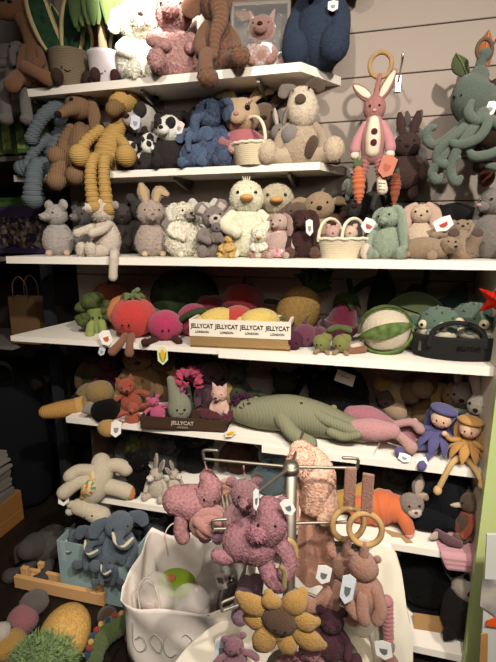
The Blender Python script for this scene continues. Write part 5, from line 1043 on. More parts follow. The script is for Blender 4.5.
g = G(); g.tube([(-6, -4, 12), (2, -8, 24), (8, -4, 38)], [4, 10, 5], flat=.7); put(r, 'neckerchief', g, pr, 'patterned neckerchief')
for pts, rr in (([(8, 0, 30), (-10, -4, 32), (-26, -6, 24)], [8, 8, 8.5]), ([(10, 4, 38), (-8, 2, 44), (-18, 0, 40)], [8, 7.5, 8]), ([(20, -2, 20), (34, -10, 17), (44, -12, 12)], [10, 9.5, 10]), ([(22, 6, 40), (36, 2, 42), (46, 0, 36)], [9, 8.5, 9])):
    g = G(); g.tube(pts, rr); g.fur(1.2, .5); l = put(r, 'leg', g, cm)
    if rr[0] == 10: g = G(); g.ell((48, -14, 10), (7, 8, 9)); put(l, 'hoof', g, mat('#c0782c', 'felt'), 'orange hoof')
r = root('hang_tag', at(64, 494, -.17), 'white tag with a dark emblem hanging from the moose plush', 'tag'); tag_on(r, (0, 0, 2), 10, 15, rot=(0, 6, 0), logo='#3a2a2a')
plush(PY(140, Z6, .05), 'plush_bear', 'black shaggy plush between the moose and the white donkey', 44, '#0f0d0d', ears='round', fuzz=3, dens=.6, leg='fwd', ll=.6, arm='lap', rz=20)
def donkey(px, Z, Y, h, lab, **k):
    a = dict(ears='up', el=.42, earr=1.1, inn='#8d8378', hs=.85, muz=(.11, .14, .05), muzc='#c9bfb2', leg='fwd', ll=.8, fuzz=1.1, nr=.7); a.update(k); return plush(PY(px, Z, Y), 'plush_donkey', lab, h, '#b9aa98', **a)
donkey(158, Z6, .02, 36, 'white donkey plush with tall ears on the sixth shelf', rz=-30, hy=-20, hr=20)
donkey(174, Z6, .07, 28, 'smaller white donkey plush lying behind the tall-eared donkey', rz=50, hr=-30)
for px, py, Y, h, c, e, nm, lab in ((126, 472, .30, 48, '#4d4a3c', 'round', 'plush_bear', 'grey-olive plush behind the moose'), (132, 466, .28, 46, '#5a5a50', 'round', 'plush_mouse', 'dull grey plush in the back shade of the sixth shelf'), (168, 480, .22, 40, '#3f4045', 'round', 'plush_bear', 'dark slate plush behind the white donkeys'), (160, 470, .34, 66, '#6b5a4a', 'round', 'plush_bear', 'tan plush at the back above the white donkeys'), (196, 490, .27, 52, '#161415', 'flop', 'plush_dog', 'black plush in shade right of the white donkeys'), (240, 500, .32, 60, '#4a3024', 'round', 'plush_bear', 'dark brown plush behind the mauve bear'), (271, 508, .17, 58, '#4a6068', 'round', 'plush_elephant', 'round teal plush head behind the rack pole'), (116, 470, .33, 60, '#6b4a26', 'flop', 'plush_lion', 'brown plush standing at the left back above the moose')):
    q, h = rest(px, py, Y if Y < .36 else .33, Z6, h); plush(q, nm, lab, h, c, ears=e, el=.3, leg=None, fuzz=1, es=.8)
r = root('plush_turtle', at(133, 448, .20), 'dark green striped turtle shell plush in shade behind the moose', 'soft toy'); g = G(); g.ell((0, 0, 0), (9, 7, 11)); put(r, 'shell', g, mat('#2a3320', 'ramp', cols=['#1f2a18', '#6d6a38'], s=.3)); g = G(); g.ell((0, -2, 11), (5, 5, 5)); put(r, 'head', g, mat('#4a5434', 'plush'))
# right half of the sixth shelf
r = root('plush_rabbit', PY(383, Z6, .06), 'rabbit plush in a puffy orange quilted coat lying on the sixth shelf', 'soft toy', rz=6); om = mat('#d8661f', 'felt')
g = G(); g.tube([(-24, 0, 15), (-12, 0, 17), (0, 0, 20), (10, -2, 21)], [13, 16, 17, 13], rib=5, ramp=.035); put(r, 'coat', g, om, 'orange quilted coat')
g = G(); g.tube([(10, -4, 26), (18, -12, 16), (22, -14, 8)], [7, 7, 6]); a = put(r, 'sleeve', g, om); g = G(); g.ell((23, -15, 4), 4.5); put(a, 'paw', g, mat('#cf9f8c', 'felt'))
g = G(); g.ell((24, -6, 30), (12, 11, 10.5), lump=.03); g.fur(1, .5); hd = put(r, 'head', g, mat('#8f7f72', 'plush'))
g = G(); g.ell((26, -13, 27), (7, 6, 6)); g.fur(.8, .5); put(hd, 'muzzle', g, mat('#c6b6a6', 'plush'))
for p in ((21, -15.5, 33), (30, -14.5, 34)): g = G(); g.ell(p, 1.3); put(hd, 'eye', g, BLK)
g = G(); g.ell((27, -18.5, 29), (1.8, 1.2, 1.4)); put(hd, 'nose', g, mat('#6b4a44', 'felt'))
for p in ((32, 0, 60), (50, -2, 38)):
    g = G(); g.leaf((28, -2, 37), p, 6, th=.4); e = put(hd, 'ear', g, mat('#85756a', 'plush')); g = G(); g.leaf((29, -4, 39), (p[0]-.5, p[1]-3, p[2]-1), 4, th=.2); put(e, 'inner_ear', g, mat('#b59a8a', 'felt'))
r = root('plush_banana', PY(338, Z6, .10), 'yellow banana plush lying behind the hanging wooden rings', 'soft toy'); g = G(); g.tube([(-30, 0, 10), (-10, -4, 12), (10, -4, 20), (26, 0, 34)], [4, 9, 9, 4]); put(r, 'body', g, mat('#b58a1c', 'felt')); g = G(); g.tube([(26, 0, 34), (30, 1, 39)], [3, 2.4]); put(r, 'tip', g, mat('#5d4a1c', 'felt'))
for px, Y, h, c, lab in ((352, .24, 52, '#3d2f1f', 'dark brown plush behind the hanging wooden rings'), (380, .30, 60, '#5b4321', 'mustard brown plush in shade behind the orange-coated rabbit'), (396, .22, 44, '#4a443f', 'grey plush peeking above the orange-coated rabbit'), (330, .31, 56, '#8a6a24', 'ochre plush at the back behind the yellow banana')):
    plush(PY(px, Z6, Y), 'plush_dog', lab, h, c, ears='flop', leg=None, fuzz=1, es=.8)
r = root('plush_whale', PY(436, Z6, .13), 'navy blue heavy plush slumped in the middle of the sixth shelf', 'soft toy'); nm = mat('#15181f', 'plush')
g = G(); g.ell((0, 0, 34), (29, 24, 36), lump=.06); g.ell((-8, -12, 14), (28, 18, 15), lump=.08); g.fur(1.2, .4); put(r, 'body', g, nm)
g = G(); g.leaf((-16, -16, 12), (-34, -28, 6), 10, th=.4); put(r, 'fin', g, nm); g = G(); g.ell((-22, -15, 36), 1.8); put(r, 'eye', g, BLK)
# pink quilted mat and fox
r = root('quilted_mat', PY(458, Z6, -.02), 'pink quilted mat drooping over the right front of the sixth shelf', 'blanket'); pm = mat('#c88f98', 'felt')
r.rotation_euler = (0, 0, R(4)); fe = .03/r.scale[0] + 2
V = []; Fc = []; n, k = 30, 16
for lay in (0, 1):
    for i in range(n+1):
        for j in range(k+1):
            u, v = i/n, 2*j/k - 1; s_ = u*51; w_ = 19*(1 - .55*max(0, u-.6)**1.6*3) ; x = v*w_; q = (1.0 + 1.0*abs(math.sin(u*10*PI)))*min(1, 5*(1-abs(v)) + .25)
            if s_ < 24 + fe: y, z, dy, dz = 24 - s_, 1.0, 0, 1
            else: d_ = s_ - 24 - fe; y, z, dy, dz = -fe - 1.5*min(1, d_/3), 1.0 - d_, -1, .2
            V.append((x, y + dy*q*lay, z + dz*q*lay))
m_ = (n+1)*(k+1)
for lay in (0, 1):
    for i in range(n):
        for j in range(k):
            q = (lay*m_+i*(k+1)+j, lay*m_+i*(k+1)+j+1, lay*m_+(i+1)*(k+1)+j+1, lay*m_+(i+1)*(k+1)+j); Fc.append(q if lay == 0 else q[::-1])
g = G(); g.add(V, Fc); put(r, 'quilt', g, pm)
r, hd, pv = plush(PY(467, Z6 + .012, .045), 'plush_fox', 'brown fox plush in an orange waistcoat sitting on the pink quilted mat', 54, '#6d5340', ears='point', earr=1.2, hs=.85, leg='fwd', ll=.6, muz=(.08, .16, .05), muzc='#c2ae98', arm='down', armc='#a8431c', rz=-70, fuzz=1)
g = G(54); g.lathe([(.14, .55), (.2, .45), (.25, .3), (.26, .12), (.22, .06)], sy=.9); put(r, 'waistcoat', g, mat('#a8431c', 'felt'), 'orange waistcoat')
r = root('plush_scarf', PY(452, Z6 + .014, -.01), 'mauve plush ribbon lying on the pink quilted mat', 'soft toy'); g = G(); g.tube([(-14, 2, 6), (-4, -4, 5), (6, -4, 3.5)], [3.5, 5, 4]); put(r, 'ribbon', g, mat('#6b4550', 'plush')); g = G(); g.leaf((-12, 0, 7), (-20, -8, 3), 4, th=.4); put(r, 'tail', g, mat('#b59a8c', 'felt'))
# scraps of packing paper on the shelf
for px, Y, w_, lab in ((398, .0, 26, 'torn brown paper scrap at the front of the sixth shelf'),):
    r = root('paper_scrap', PY(px, Z6, Y), lab, 'paper'); g = G(); g.prism([(-w_*.6, 6), (-w_*.2, -4), (w_*.1, -2), (w_*.3, -9), (w_*.55, -6), (w_*.3, 4), (-w_*.1, 5)], .2, .6); put(r, 'sheet', g, mat('#a88a68', 'paper'))

# ================================================================== lowest shelf
r, hd, pv = plush(PY(459, Z7, .12), 'plush_panda', 'big panda plush with cream head at the right end of the lowest shelf', 92, '#171414', headc='#b5ab9c', hs=1.25, bs=.75, ears='round', earr=1.4, earc='#171414', patch=('#1a1616', '#1a1616'), arm='down', leg=None, fuzz=1.4, muz=(.13, .12, .08), muzc='#b5ab9c', hy=25, rz=-10)
r = root('plush_seal', PY(460, Z7, .0), 'dark charcoal furry plush in front of the big panda', 'soft toy', rz=10); g = G(); g.tube([(-2, 0, 18), (0, 2, 36), (4, 6, 54)], [18, 18, 11]); g.fur(1.4, .4); put(r, 'body', g, mat('#2c2727', 'plush')); g = G(); g.leaf((-8, -14, 20), (-16, -18, 4), 7, th=.4); put(r, 'flipper', g, mat('#2c2727', 'plush')); g = G(); g.tube([(4, 4, 54), (2, 0, 62)], [9, 6]); put(r, 'head', g, mat('#2c2727', 'plush'))
r = root('plush_hat', PY(424, Z7, .12), 'round black plush ball on the lowest shelf', 'soft toy'); g = G(); g.ell((0, 0, 34), (28, 26, 33), lump=.03); g.fur(1.5, .4); put(r, 'body', g, mat('#0c0b0b', 'plush')); g = G(); g.ell((4, -6, 4), (22, 16, 5)); put(r, 'brim', g, mat('#141212', 'plush'))
plush(PY(404, Z7 + .17, .17), 'plush_bear', 'grey-blue plush sitting high on the lowest shelf beside the ear-shaped board', 34, '#454950', ears='round', leg=None, fuzz=1)
plush(PY(402, Z7, .19), 'plush_bear', 'dark grey plush under the grey-blue one on the lowest shelf', 52, '#24252a', ears='round', leg='fwd', ll=.6, fuzz=1)
r = root('cardboard_sheet', PY(432, Z7, -.02), 'brown cardboard piece lying on the lowest shelf', 'cardboard', rz=14); g = G(); g.box((0, 6, 5), (34, 1.2, 14), rot=(-52, 0, 0)); put(r, 'sheet', g, mat('#98764e', 'paper'))
for px, Y, h, c, lab in ((139, .16, 34, '#3a4048', 'slate plush head in the gap above the blue box'), (156, .10, 30, '#4a5058', 'small grey penguin-like plush beside the shopping bag'), (172, .25, 40, '#2a2c30', 'dark plush in shade behind the shopping bag')):
    plush(PY(px + 26 if False else px, Z7, Y), 'plush_seal', lab, h*1.5, c, ears='round', leg=None, fuzz=1, muz=(.1, .1, .04), muzc='#8d8d8d')

# ================================================================== floor at the left
r = root('storage_box', (S(99, .0, -.2)[0], -.12, 0), 'pale blue cardboard box on the floor below the moose plush', 'box', face=False, k=1); xl_, xr_ = atz(60, 612, .0)[0] + .05, -.925
xl_ = S(61, .08, -.12)[0]; wd = xr_ - xl_; r.location = ((xl_ + xr_)/2, -.12, 0); bz = at(62, 541, -.12)[2]
g = G(); bm = mat('#94adb0', 'paper', s=4.0)
for c, d in (((0, 0, bz/2), (wd, .004, bz)), ((0, .26, bz/2), (wd, .004, bz)), ((-wd/2+.002, .13, bz/2), (.004, .256, bz)), ((wd/2-.002, .13, bz/2), (.004, .256, bz)), ((0, .13, .002), (wd-.008, .256, .004))): g.box(c, d)
put(r, 'carton', g, bm)
for x in (-wd/2 + .05,): g = G(); g.box((x - .02, -.0035, bz - .05), (.02, .002, .1)); put(r, 'front_fold', g, mat('#a2bbbd', 'paper', s=4.0))
g = G(); g.box((0, .13, bz*.55), (wd-.012, .248, .006)); put(r, 'inner_tray', g, mat('#5d7376', 'paper', s=4.0))
# blue elephants heaped over the box
def heap_ele(px, py, Y, h, lab, col, rz=0, **k):
    a = dict(ears='big', earr=.9, nr=0, trunk=[(0, -.16, -.04), (-.06, -.28, -.12), (.04, -.34, -.2), (.14, -.32, -.16)], arm='lap', leg='splay', ll=.8, fuzz=1, hs=1.1); a.update(k); r, hd, pv = plush(at(px, py, Y), 'plush_elephant', lab, h, col, rz=rz, **a)
    g = G(h, pv); g.tube([(-.13, -.24, .02), (-.1, -.31, -.1), (.02, -.37, -.17), (.17, -.33, -.1)], [.025, .036, .036, .025]); put(hd, 'tusk', g, mat('#cbbf9f', 'felt'), 'cream tusk'); return r
heap_ele(122, 560, -.10, 56, 'largest blue-grey elephant plush on top of the pale blue box', '#5a6878', rz=-10, hy=15)
heap_ele(100, 564, -.115, 46, 'blue-grey elephant plush sliding over the front of the pale blue box', '#566472', rz=-30)
heap_ele(80, 560, -.05, 36, 'small blue-grey elephant plush at the left rim of the pale blue box', '#5a6874', rz=-50)
heap_ele(110, 580, -.155, 32, 'lowest blue-grey elephant plush hanging in front of the pale blue box', '#526070', rz=-20)
plush(at(84, 540, .04), 'plush_bear', 'brown plush poking up from the pale blue box', 38, '#4a2c20', ears='round', leg=None, fuzz=1); plush(at(98, 543, .05), 'plush_bear', 'dark grey plush in the pale blue box behind the elephants', 38, '#33302c', ears='round', leg=None, fuzz=1)
# dark grey elephant on the floor
r = root('plush_elephant', atz(42, 566, 0), 'dark grey elephant plush lying on the dark floor left of the pale blue box', 'soft toy'); em = mat('#55514d', 'plush')
g = G(); g.tube([(12, 8, 18), (4, 2, 20), (-4, 0, 24)], [17, 16, 13]); g.fur(1, .4); put(r, 'body', g, em); g = G(); g.tube([(-4, -4, 26), (-10, -10, 30)], [12, 10]); g.fur(1, .4); hd = put(r, 'head', g, em); g = G(); g.leaf((-8, -2, 34), (-22, -6, 16), 9, th=.4); put(hd, 'ear', g, mat('#4f453f', 'plush'))
for p in ([(-6, -4, 12), (-18, -8, 6), (-28, -8, 6)], [(6, -10, 8), (0, -24, 5), (-6, -28, 5)]): g = G(); g.tube(p, [6, 6, 7]); put(r, 'leg', g, em)
# small wooden bench
L0, L1 = atz(15, 590, 0), atz(104, 609, 0); dv = L1 - L0; r = root('wooden_stool', (L0 + L1)/2, 'low pale wooden display bench standing on the dark floor', 'bench', face=False, k=1, rz=math.degrees(math.atan2(dv[1], dv[0]))); wd = float(np.linalg.norm(dv)); pw = mat('#d8aa74', 'wood', scale=(1, 8, 8), s=2.0, amt=.12)
th_ = mpp(L0)*13; g = G(); g.box((0, .011, th_/2 + .012), (wd, .022, th_), bev=.002); put(r, 'front_board', g, pw)
g = G(); g.box((0, .085, th_/2), (wd, .018, th_*.7), bev=.002); put(r, 'back_board', g, pw)
for x in (-wd/2 + .04, wd/2 - .03):
    g = G(); g.box((x, .05, th_/2), (.03, .05, .02), bev=.002); put(r, 'cross_bar', g, pw); g = G(); g.box((x, .034, (th_ + .045)/2), (.036, .022, th_ + .045), bev=.002); put(r, 'leg', g, pw); g = G(); g.box((x + .03, .105, (th_ + .02)/2), (.03, .02, th_ + .02), bev=.002); put(r, 'leg', g, pw)
# pineapple on the floor
r = root('plush_pineapple', atz(60, 664, 0), 'yellow pineapple plush with shaggy green top lying on the dark floor', 'soft toy', rx=0)
g = G(); g.ell((7, 8, 24), (25, 34, 23), rot=(0, 0, -24), nu=30, nv=22); b = put(r, 'body', g, mat('#d8a540', 'curl'))
g = G(); g.ell((-15, -22, 26), (19, 16, 17), rot=(0, 0, -20)); g.fur(21, 1.2, up=.4, droop=.4, wid=.055); g.fur(5, .3); put(r, 'leaf_tuft', g, mat('#86a95e', 'fur'))
r = root('plush_penguin', atz(24, 632, 0), 'pink and brown plush with a beak lying on the floor left of the pineapple', 'soft toy'); g = G(); g.ell((0, 0, 14), (15, 15, 14), lump=.03); g.fur(1, .4); put(r, 'body', g, mat('#a8646e', 'plush')); g = G(); g.ell((12, 10, 20), (14, 13, 12), lump=.03); g.fur(1, .4); put(r, 'back', g, mat('#6f6460', 'plush')); g = G(); g.leaf((-8, -10, 18), (-18, -16, 10), 7, th=.35); put(r, 'wing', g, mat('#3a2224', 'plush'))
r = root('plush_lemon', atz(8, 655, 0), 'yellow plush fruit at the lower left corner of the floor', 'soft toy'); g = G(); g.ell((0, 0, 12), (18, 16, 12), lump=.03); g.fur(1, .4); put(r, 'body', g, mat('#c2922c', 'plush')); g = G(); g.ell((-6, 6, 24), (12, 11, 9), lump=.05); put(r, 'top', g, mat('#c9bfae', 'plush'), 'white top')
g = G(); g.ell((0, 0, 10), 10, lump=.03); r = root('plush_potato', atz(108, 625, 0), 'small brown round plush on the floor beside the pineapple', 'soft toy'); put(r, 'body', g, mat('#5d4430', 'plush')); dots(r, (0, 10), 3, -10)
# caterpillar
r = root('plush_caterpillar', atz(112, 648, 0), 'green caterpillar plush with a blue stripe and bobbly ridge on the floor', 'soft toy'); pts = [(-16, -14, 9), (-13, -4, 12), (-4, 4, 15), (10, 8, 17), (24, 8, 16)]
g = G(); g.tube(pts, [8, 10, 11, 11, 10], rib=9, ramp=.05); b = put(r, 'body', g, mat('#5a6d35', 'plush')); g = G(); g.tube([(p[0]-6, p[1]-1, p[2]+6) for p in pts], 3); put(b, 'back_stripe', g, mat('#2c4a66', 'felt'), 'blue stripe')
for i in range(9): t = i/8*3.9; q = int(t); u = t-q; p = np.array(pts[q])*(1-u) + np.array(pts[min(4, q+1)])*u; g = G(); g.ell(p + np.array([-4, 0, 13]), 2.8); put(b, 'bobble', g, mat(('#a52a22', '#c09a2c', '#2c4a66')[i % 3], 'felt'))
g = G(); g.ell((18, -6, 12), 5.5); put(b, 'cheek', g, mat('#a82a24', 'felt'), 'red bobble')

# ---- dark alcove at the left: boxes, bags, papers
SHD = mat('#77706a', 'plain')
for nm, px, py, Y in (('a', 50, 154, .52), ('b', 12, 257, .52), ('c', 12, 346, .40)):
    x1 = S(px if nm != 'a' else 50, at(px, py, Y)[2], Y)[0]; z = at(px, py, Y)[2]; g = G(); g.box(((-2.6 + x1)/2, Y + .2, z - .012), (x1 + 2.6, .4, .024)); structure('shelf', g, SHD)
zA = at(50, 151, .52)[2]; zB = at(10, 254, .52)[2]
def bx(name, px, Z, Y, w, h, d, col, lab, cat='box', kind='paper', group=None, front=None, rz=0):
    r = root(name, PY(px, Z, Y), lab, cat, rz=rz, group=group, face=False); g = G(); g.box((0, d/2, h/2), (w, d, h), bev=.5); b = put(r, 'carton', g, mat(col, kind))
    if front: g = G(); g.box((0, -.3, h*front[1]), (w*front[2], .5, h*front[3])); put(b, 'printed_panel', g, mat(front[0], 'print' if 'dollhouse' in name else 'ramp', cols=front[4], s=.3 if 'dollhouse' in name else .12))
    return r
for i, (px, w) in enumerate(((-6, 11), (8, 11), (22, 11), (35, 9), (47, 10))):
    bx('game_box', px, zA + .001, .535, w, 38, 60, '#5d7a4a', ('green box nearest the frame edge on the upper alcove shelf', 'second green box from the frame edge on the upper alcove shelf', 'middle green box of the row on the upper alcove shelf', 'fourth green box from the frame edge on the upper alcove shelf', 'green box at the right end of the upper alcove shelf')[i], front=('#6d8a3a', .5, .8, .8, ['#4a6a38', '#8fa858', '#d0c8a0']))
bx('game_box', 8, zB + .001 + .185, .56, 36, 22, 60, '#33502c', 'flat green box lying on the dollhouse box', front=('#4a6a34', .5, .7, .6, ['#2c4826', '#58783a']))
r = bx('dollhouse_box', 24, zB + .001, .55, 74, 46, 60, '#3f3350', 'dark purple picture box with a dollhouse print in the alcove', front=('#6b5a50', .45, .8, .66, ['#2a2338', '#6d6455', '#4a3f3c', '#8a8070', '#33283c', '#5d4a40']))
zC = at(12, 344, .40)[2]
r = root('paper_bag', PY(31, zC + .001 - .0, .46), 'brown paper carrier bag with string handles in the dark alcove', 'bag', face=False); pb = mat('#6b5238', 'paper')
g = G(); w_, d_, h_ = 30, 14, 46
g.box((0, -d_/2, h_/2), (w_, .5, h_)); g.box((0, d_/2, h_/2), (w_, .5, h_)); g.box((-w_/2, 0, h_/2), (.5, d_-.5, h_)); g.box((w_/2, 0, h_/2), (.5, d_-.5, h_)); g.box((0, 0, .4), (w_, d_, .6)); put(r, 'body', g, pb)
for y in (-d_/2 - .6, d_/2 + .6): g = G(); g.tube([(-8, y, h_-4), (-7.5, y, h_+12), (0, y, h_+20), (7.5, y, h_+12), (8, y, h_-4)], .6, n=6); put(r, 'handle', g, mat('#4f3c28', 'paper'))
# black bags on the floor of the alcove
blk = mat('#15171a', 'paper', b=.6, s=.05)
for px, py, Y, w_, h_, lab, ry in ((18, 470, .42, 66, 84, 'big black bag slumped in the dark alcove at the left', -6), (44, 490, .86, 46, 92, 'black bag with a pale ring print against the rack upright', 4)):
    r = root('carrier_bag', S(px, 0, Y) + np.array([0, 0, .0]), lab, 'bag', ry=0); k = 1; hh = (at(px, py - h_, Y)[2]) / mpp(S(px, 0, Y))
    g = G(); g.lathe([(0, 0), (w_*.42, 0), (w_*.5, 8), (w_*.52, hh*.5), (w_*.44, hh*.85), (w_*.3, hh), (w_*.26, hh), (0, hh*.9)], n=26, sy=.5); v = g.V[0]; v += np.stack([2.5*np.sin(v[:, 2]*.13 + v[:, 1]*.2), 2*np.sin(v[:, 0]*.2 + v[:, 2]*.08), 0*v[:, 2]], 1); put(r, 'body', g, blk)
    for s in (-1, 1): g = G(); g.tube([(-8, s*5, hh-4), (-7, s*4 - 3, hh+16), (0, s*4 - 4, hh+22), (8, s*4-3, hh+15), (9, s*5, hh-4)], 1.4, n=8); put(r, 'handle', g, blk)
    if 'ring' in lab: g = G(); g.ring((-3, -w_*.27 - 1.5, hh*.62), 8, 14, 1.6, 'xz'); put(r, 'ring_print', g, mat('#55585a', 'paper'), 'pale grey ring')
# brown cartons at the left edge, stacked under the papers
zc = 0
for i, (h_, lab) in enumerate((('28', 'lower brown carton at the left frame edge'), ('26', 'upper brown carton at the left frame edge'))):
    pass
p0 = at(14, 548, .02); kk = mpp(p0); zt_ = at(8, 526, .02)[2]; zm = at(8, 545, .02)[2]; lp = at(6, 488, .05)[2]
for z0_, z1_, lab, tx in ((0, zm, 'lower brown carton stacked at the left frame edge', 'OY'), (zm + .001, zt_, 'upper brown carton stacked at the left frame edge', 'CE')):
    r = root('carton', (p0[0] - .36, .02, z0_), lab, 'box', face=False, k=1); g = G(); g.box((0, .15, (z1_-z0_)/2), (.32, .30, z1_-z0_), bev=.003); put(r, 'box_body', g, mat('#9a6a3a', 'paper', s=3.0))
    g = G(); g.box((0, -.002, z1_-z0_-.02), (.32, .003, .03)); put(r, 'tape', g, mat('#b5854e', 'paper', s=3.0))
# loose papers piled on the cartons
za, zb, zc_ = zt_ + .002, at(8, 492, .08)[2], at(8, 472, .08)[2]
for i, (z0_, z1_, c_) in enumerate(((zb + .002, zc_, '#8d8880'), (za, zb, '#7a756e'))):
    r = root('paper_stack', (p0[0] - .34, .16, z0_), ('upper stack of loose papers in plastic at the left frame edge', 'lower stack of loose papers at the left frame edge')[i], 'papers', face=False, k=1); g = G(); n_ = 7; hz_ = (z1_ - z0_)/n_
    for q in range(n_): g.box((.012*math.sin(q*2.1 + i), 0, hz_*(q + .5)), (.26 + .02*math.sin(q*1.7), .22, hz_*.92), rot=(0, 0, 5*math.sin(q*1.3 + i)))
    put(r, 'sheets', g, mat(c_, 'paper', s=3.0))
# ================================================================== foreground: shopping bag, round table, ear board, toy rack
# white paper shopping bag
X0, X1, YF, YB = -.745, -.345, -.50, -.26
r = root('shopping_bag', ((X0+X1)/2, (YF+YB)/2, 0), 'large open white paper shopping bag full of wrapped goods on the floor', 'bag', face=False, k=1)
cx, cy = (X0+X1)/2, (YF+YB)/2; hw, hd_ = (X1-X0)/2, (YB-YF)/2
per = []; nper = 64
for i in range(nper):     # rounded-rectangle outline, counter-clockwise from the front left corner
    t = i / nper * 4; s_, u = int(t), t - int(t); cs = [(-1, -1), (1, -1), (1, 1), (-1, 1)]; a, b = cs[s_], cs[(s_+1) % 4]
    per.append((a[0] + (b[0]-a[0])*u, a[1] + (b[1]-a[1])*u))
def rimz(x, y):
    base = .475 + .035*(y + 1) + .006*math.sin(7*x + 3*y)
    if y < -.9: base += -.035*(1 - x*x) + .04*x        # the front sags in the middle and rises to the right
    if y > .9: base += .012*math.sin(4*x + 1)
    return base
nz = 26; V = []; Fc = []
rng2 = np.random.default_rng(3); fold = [(rng2.uniform(-1, 1), rng2.uniform(2, 7), rng2.uniform(0, 6), rng2.uniform(3, 12)) for _ in range(9)]
for lay in (0, 1):
    for j in range(nz+1):
        for x, y in per:
            q = j / nz; z = rimz(x, y)*q; fl = .86 + .14*q + .03*q*q; d = 0
            for w_, fx, ph, fz in fold: d += w_*math.sin(fx*(x*1.3 - y*.9) + ph + fz*q*1.7)
            d = .0026*d*(.3 + q*1.2); rr = math.hypot(x, y)
            px_, py_ = x*hw*fl, y*hd_*fl; n_ = np.array([x if abs(x) > .98 else 0, y if abs(y) > .98 else 0]); px_ += n_[0]*d; py_ += n_[1]*d
            V.append((px_ - n_[0]*.0015*lay, py_ - n_[1]*.0015*lay, z + .0005))
L_ = (nz+1)*nper
for lay in (0, 1):
    for j in range(nz):
        for i in range(nper):
            k_ = (i+1) % nper; q = (lay*L_+j*nper+i, lay*L_+j*nper+k_, lay*L_+(j+1)*nper+k_, lay*L_+(j+1)*nper+i); Fc.append(q if lay == 0 else q[::-1])
for i in range(nper): k_ = (i+1) % nper; Fc.append((nz*nper+i, nz*nper+k_, L_+nz*nper+k_, L_+nz*nper+i))
Fc.append(tuple(range(nper))[::-1])
g = G(); g.add(V, Fc); body = put(r, 'paper_body', g, mat('#dcd3cb', 'paper', s=14.0, b=.25))
# looping printed script on the front
sc_ = mat('#a9ada0', 'paper'); fy = -hd_*.985 - .004
def stroke(pts, nm='printed_letter', w=.002):
    g = G(); g.tube([(a, -hd_*(.86 + .14*min(1, z/.5) + .03) - .004, z) for a, z in pts], w, n=6, flat=.35); put(body, nm, g, sc_, 'grey-green printed lettering')
stroke([(-.165, .36), (-.17, .27), (-.15, .24), (-.12, .27), (-.135, .31), (-.16, .29)]); stroke([(-.09, .27), (-.105, .30), (-.085, .33), (-.06, .30), (-.07, .26), (-.09, .27)]); stroke([(-.02, .32), (-.045, .33), (-.055, .28), (-.035, .25), (-.01, .27)])
stroke([(.03, .32), (.05, .34), (.03, .36), (.01, .33), (.04, .28), (.02, .26)]); stroke([(-.13, .2), (-.15, .18), (-.13, .15), (-.1, .17), (-.12, .2)]); stroke([(-.06, .2), (-.07, .15), (-.04, .14), (-.02, .18)])
for y in (-hd_ - .004, hd_ - .02):
    z0 = .45 if y < 0 else .5; g = G(); x_ = -.14; g.tube([(x_, y + .014, z0 - .05), (x_ - .005, y + .016, z0 + .04), (x_ + .03, y + .03, z0 + .075), (x_ + .06, y + .03, z0 + .01), (x_ + .065, y + .02, z0 - .06)], .0025, n=7); put(r, 'string_handle', g, mat('#cfc6ba', 'paper'))
# goods in the bag
def inbag(name, x, y, z, lab, cat): return root(name, (cx + x, cy + y, z), lab, cat, face=False, k=1)
r = inbag('green_bowl', -.06, .02, .40, 'lime green round packet under plastic in the shopping bag', 'packet'); r.scale = (.75, .75, .75); g = G(); g.lathe([(0, 0), (.07, .0), (.095, .035), (.09, .045), (0, .05)], sy=.75, rot=(18, 0, 0)); b = put(r, 'packet', g, mat('#86a52c', 'plain')); g = G(); g.ell((-.03, -.01, .054), (.025, .02, .008), rot=(18, 0, 0)); put(b, 'label', g, mat('#b8704a', 'paper'))
for x, y, z, w_, lab in ((-.12, -.03, .37, .075, 'crumpled clear plastic bag at the left in the shopping bag'), (.015, -.04, .38, .065, 'crumpled clear plastic bag in the middle of the shopping bag'), (.09, .03, .42, .07, 'tall clear plastic wrapper at the right in the shopping bag')):
    r = inbag('plastic_bag', x, y, z, lab, 'plastic bag'); g = G(); g.ell((0, 0, .03), (w_, w_*.7, .07), nu=30, nv=20, lump=.12); g.ell((.01, 0, .0), (w_*.85, w_*.6, .06), nu=30, nv=20, lump=.15); put(r, 'film', g, mat('#f2ece6', 'film', alpha=.38, s=30.0))
    g = G(); g.ell((0, 0, -.01), (w_*.6, w_*.45, .05), lump=.15); put(r, 'contents', g, mat(('#b98a74', '#8a7a74', '#9a938c')[0 if x < -.1 else 1 if x < .05 else 2], 'plush'))
r = inbag('wrapped_gift', .125, -.01, .40, 'silver wrapped packet with a white price tag in the shopping bag', 'packet'); g = G(); g.tube([(0, 0, -.05), (.01, 0, .04), (.03, 0, .10)], [.03, .028, .02]); put(r, 'wrapper', g, mat('#9a9a9c', 'metal', rough=.25)); g = G(); g.box((.0, -.03, .115), (.03, .002, .055), rot=(-8, -18, 10)); b = put(r, 'price_tag', g, mat('#ddd8d2', 'paper'), 'white price tag')
g = G()
for i in range(7): g.box((-.009 + i*.003, -.0325, .12), (.0011 if i % 2 else .0018, .001, .02), rot=(-8, -18, 10))
put(b, 'barcode', g, mat('#4a4642', 'paper'))
for i, (x, y, z, w_, h_, rt) in enumerate(((.07, .09, .46, .12, .2, 8), (.15, .075, .45, .11, .22, -6))):
    r = inbag('paper_sheet', x, y, z - .06, ('white paper packet standing at the back of the shopping bag', 'second white paper packet at the back right of the shopping bag')[i], 'paper'); g = G(); g.box((0, 0, .05), (w_, .012, h_), rot=(-4, rt, 0), bev=.002); put(r, 'packet', g, mat('#d6cdc6', 'paper', s=14.0))

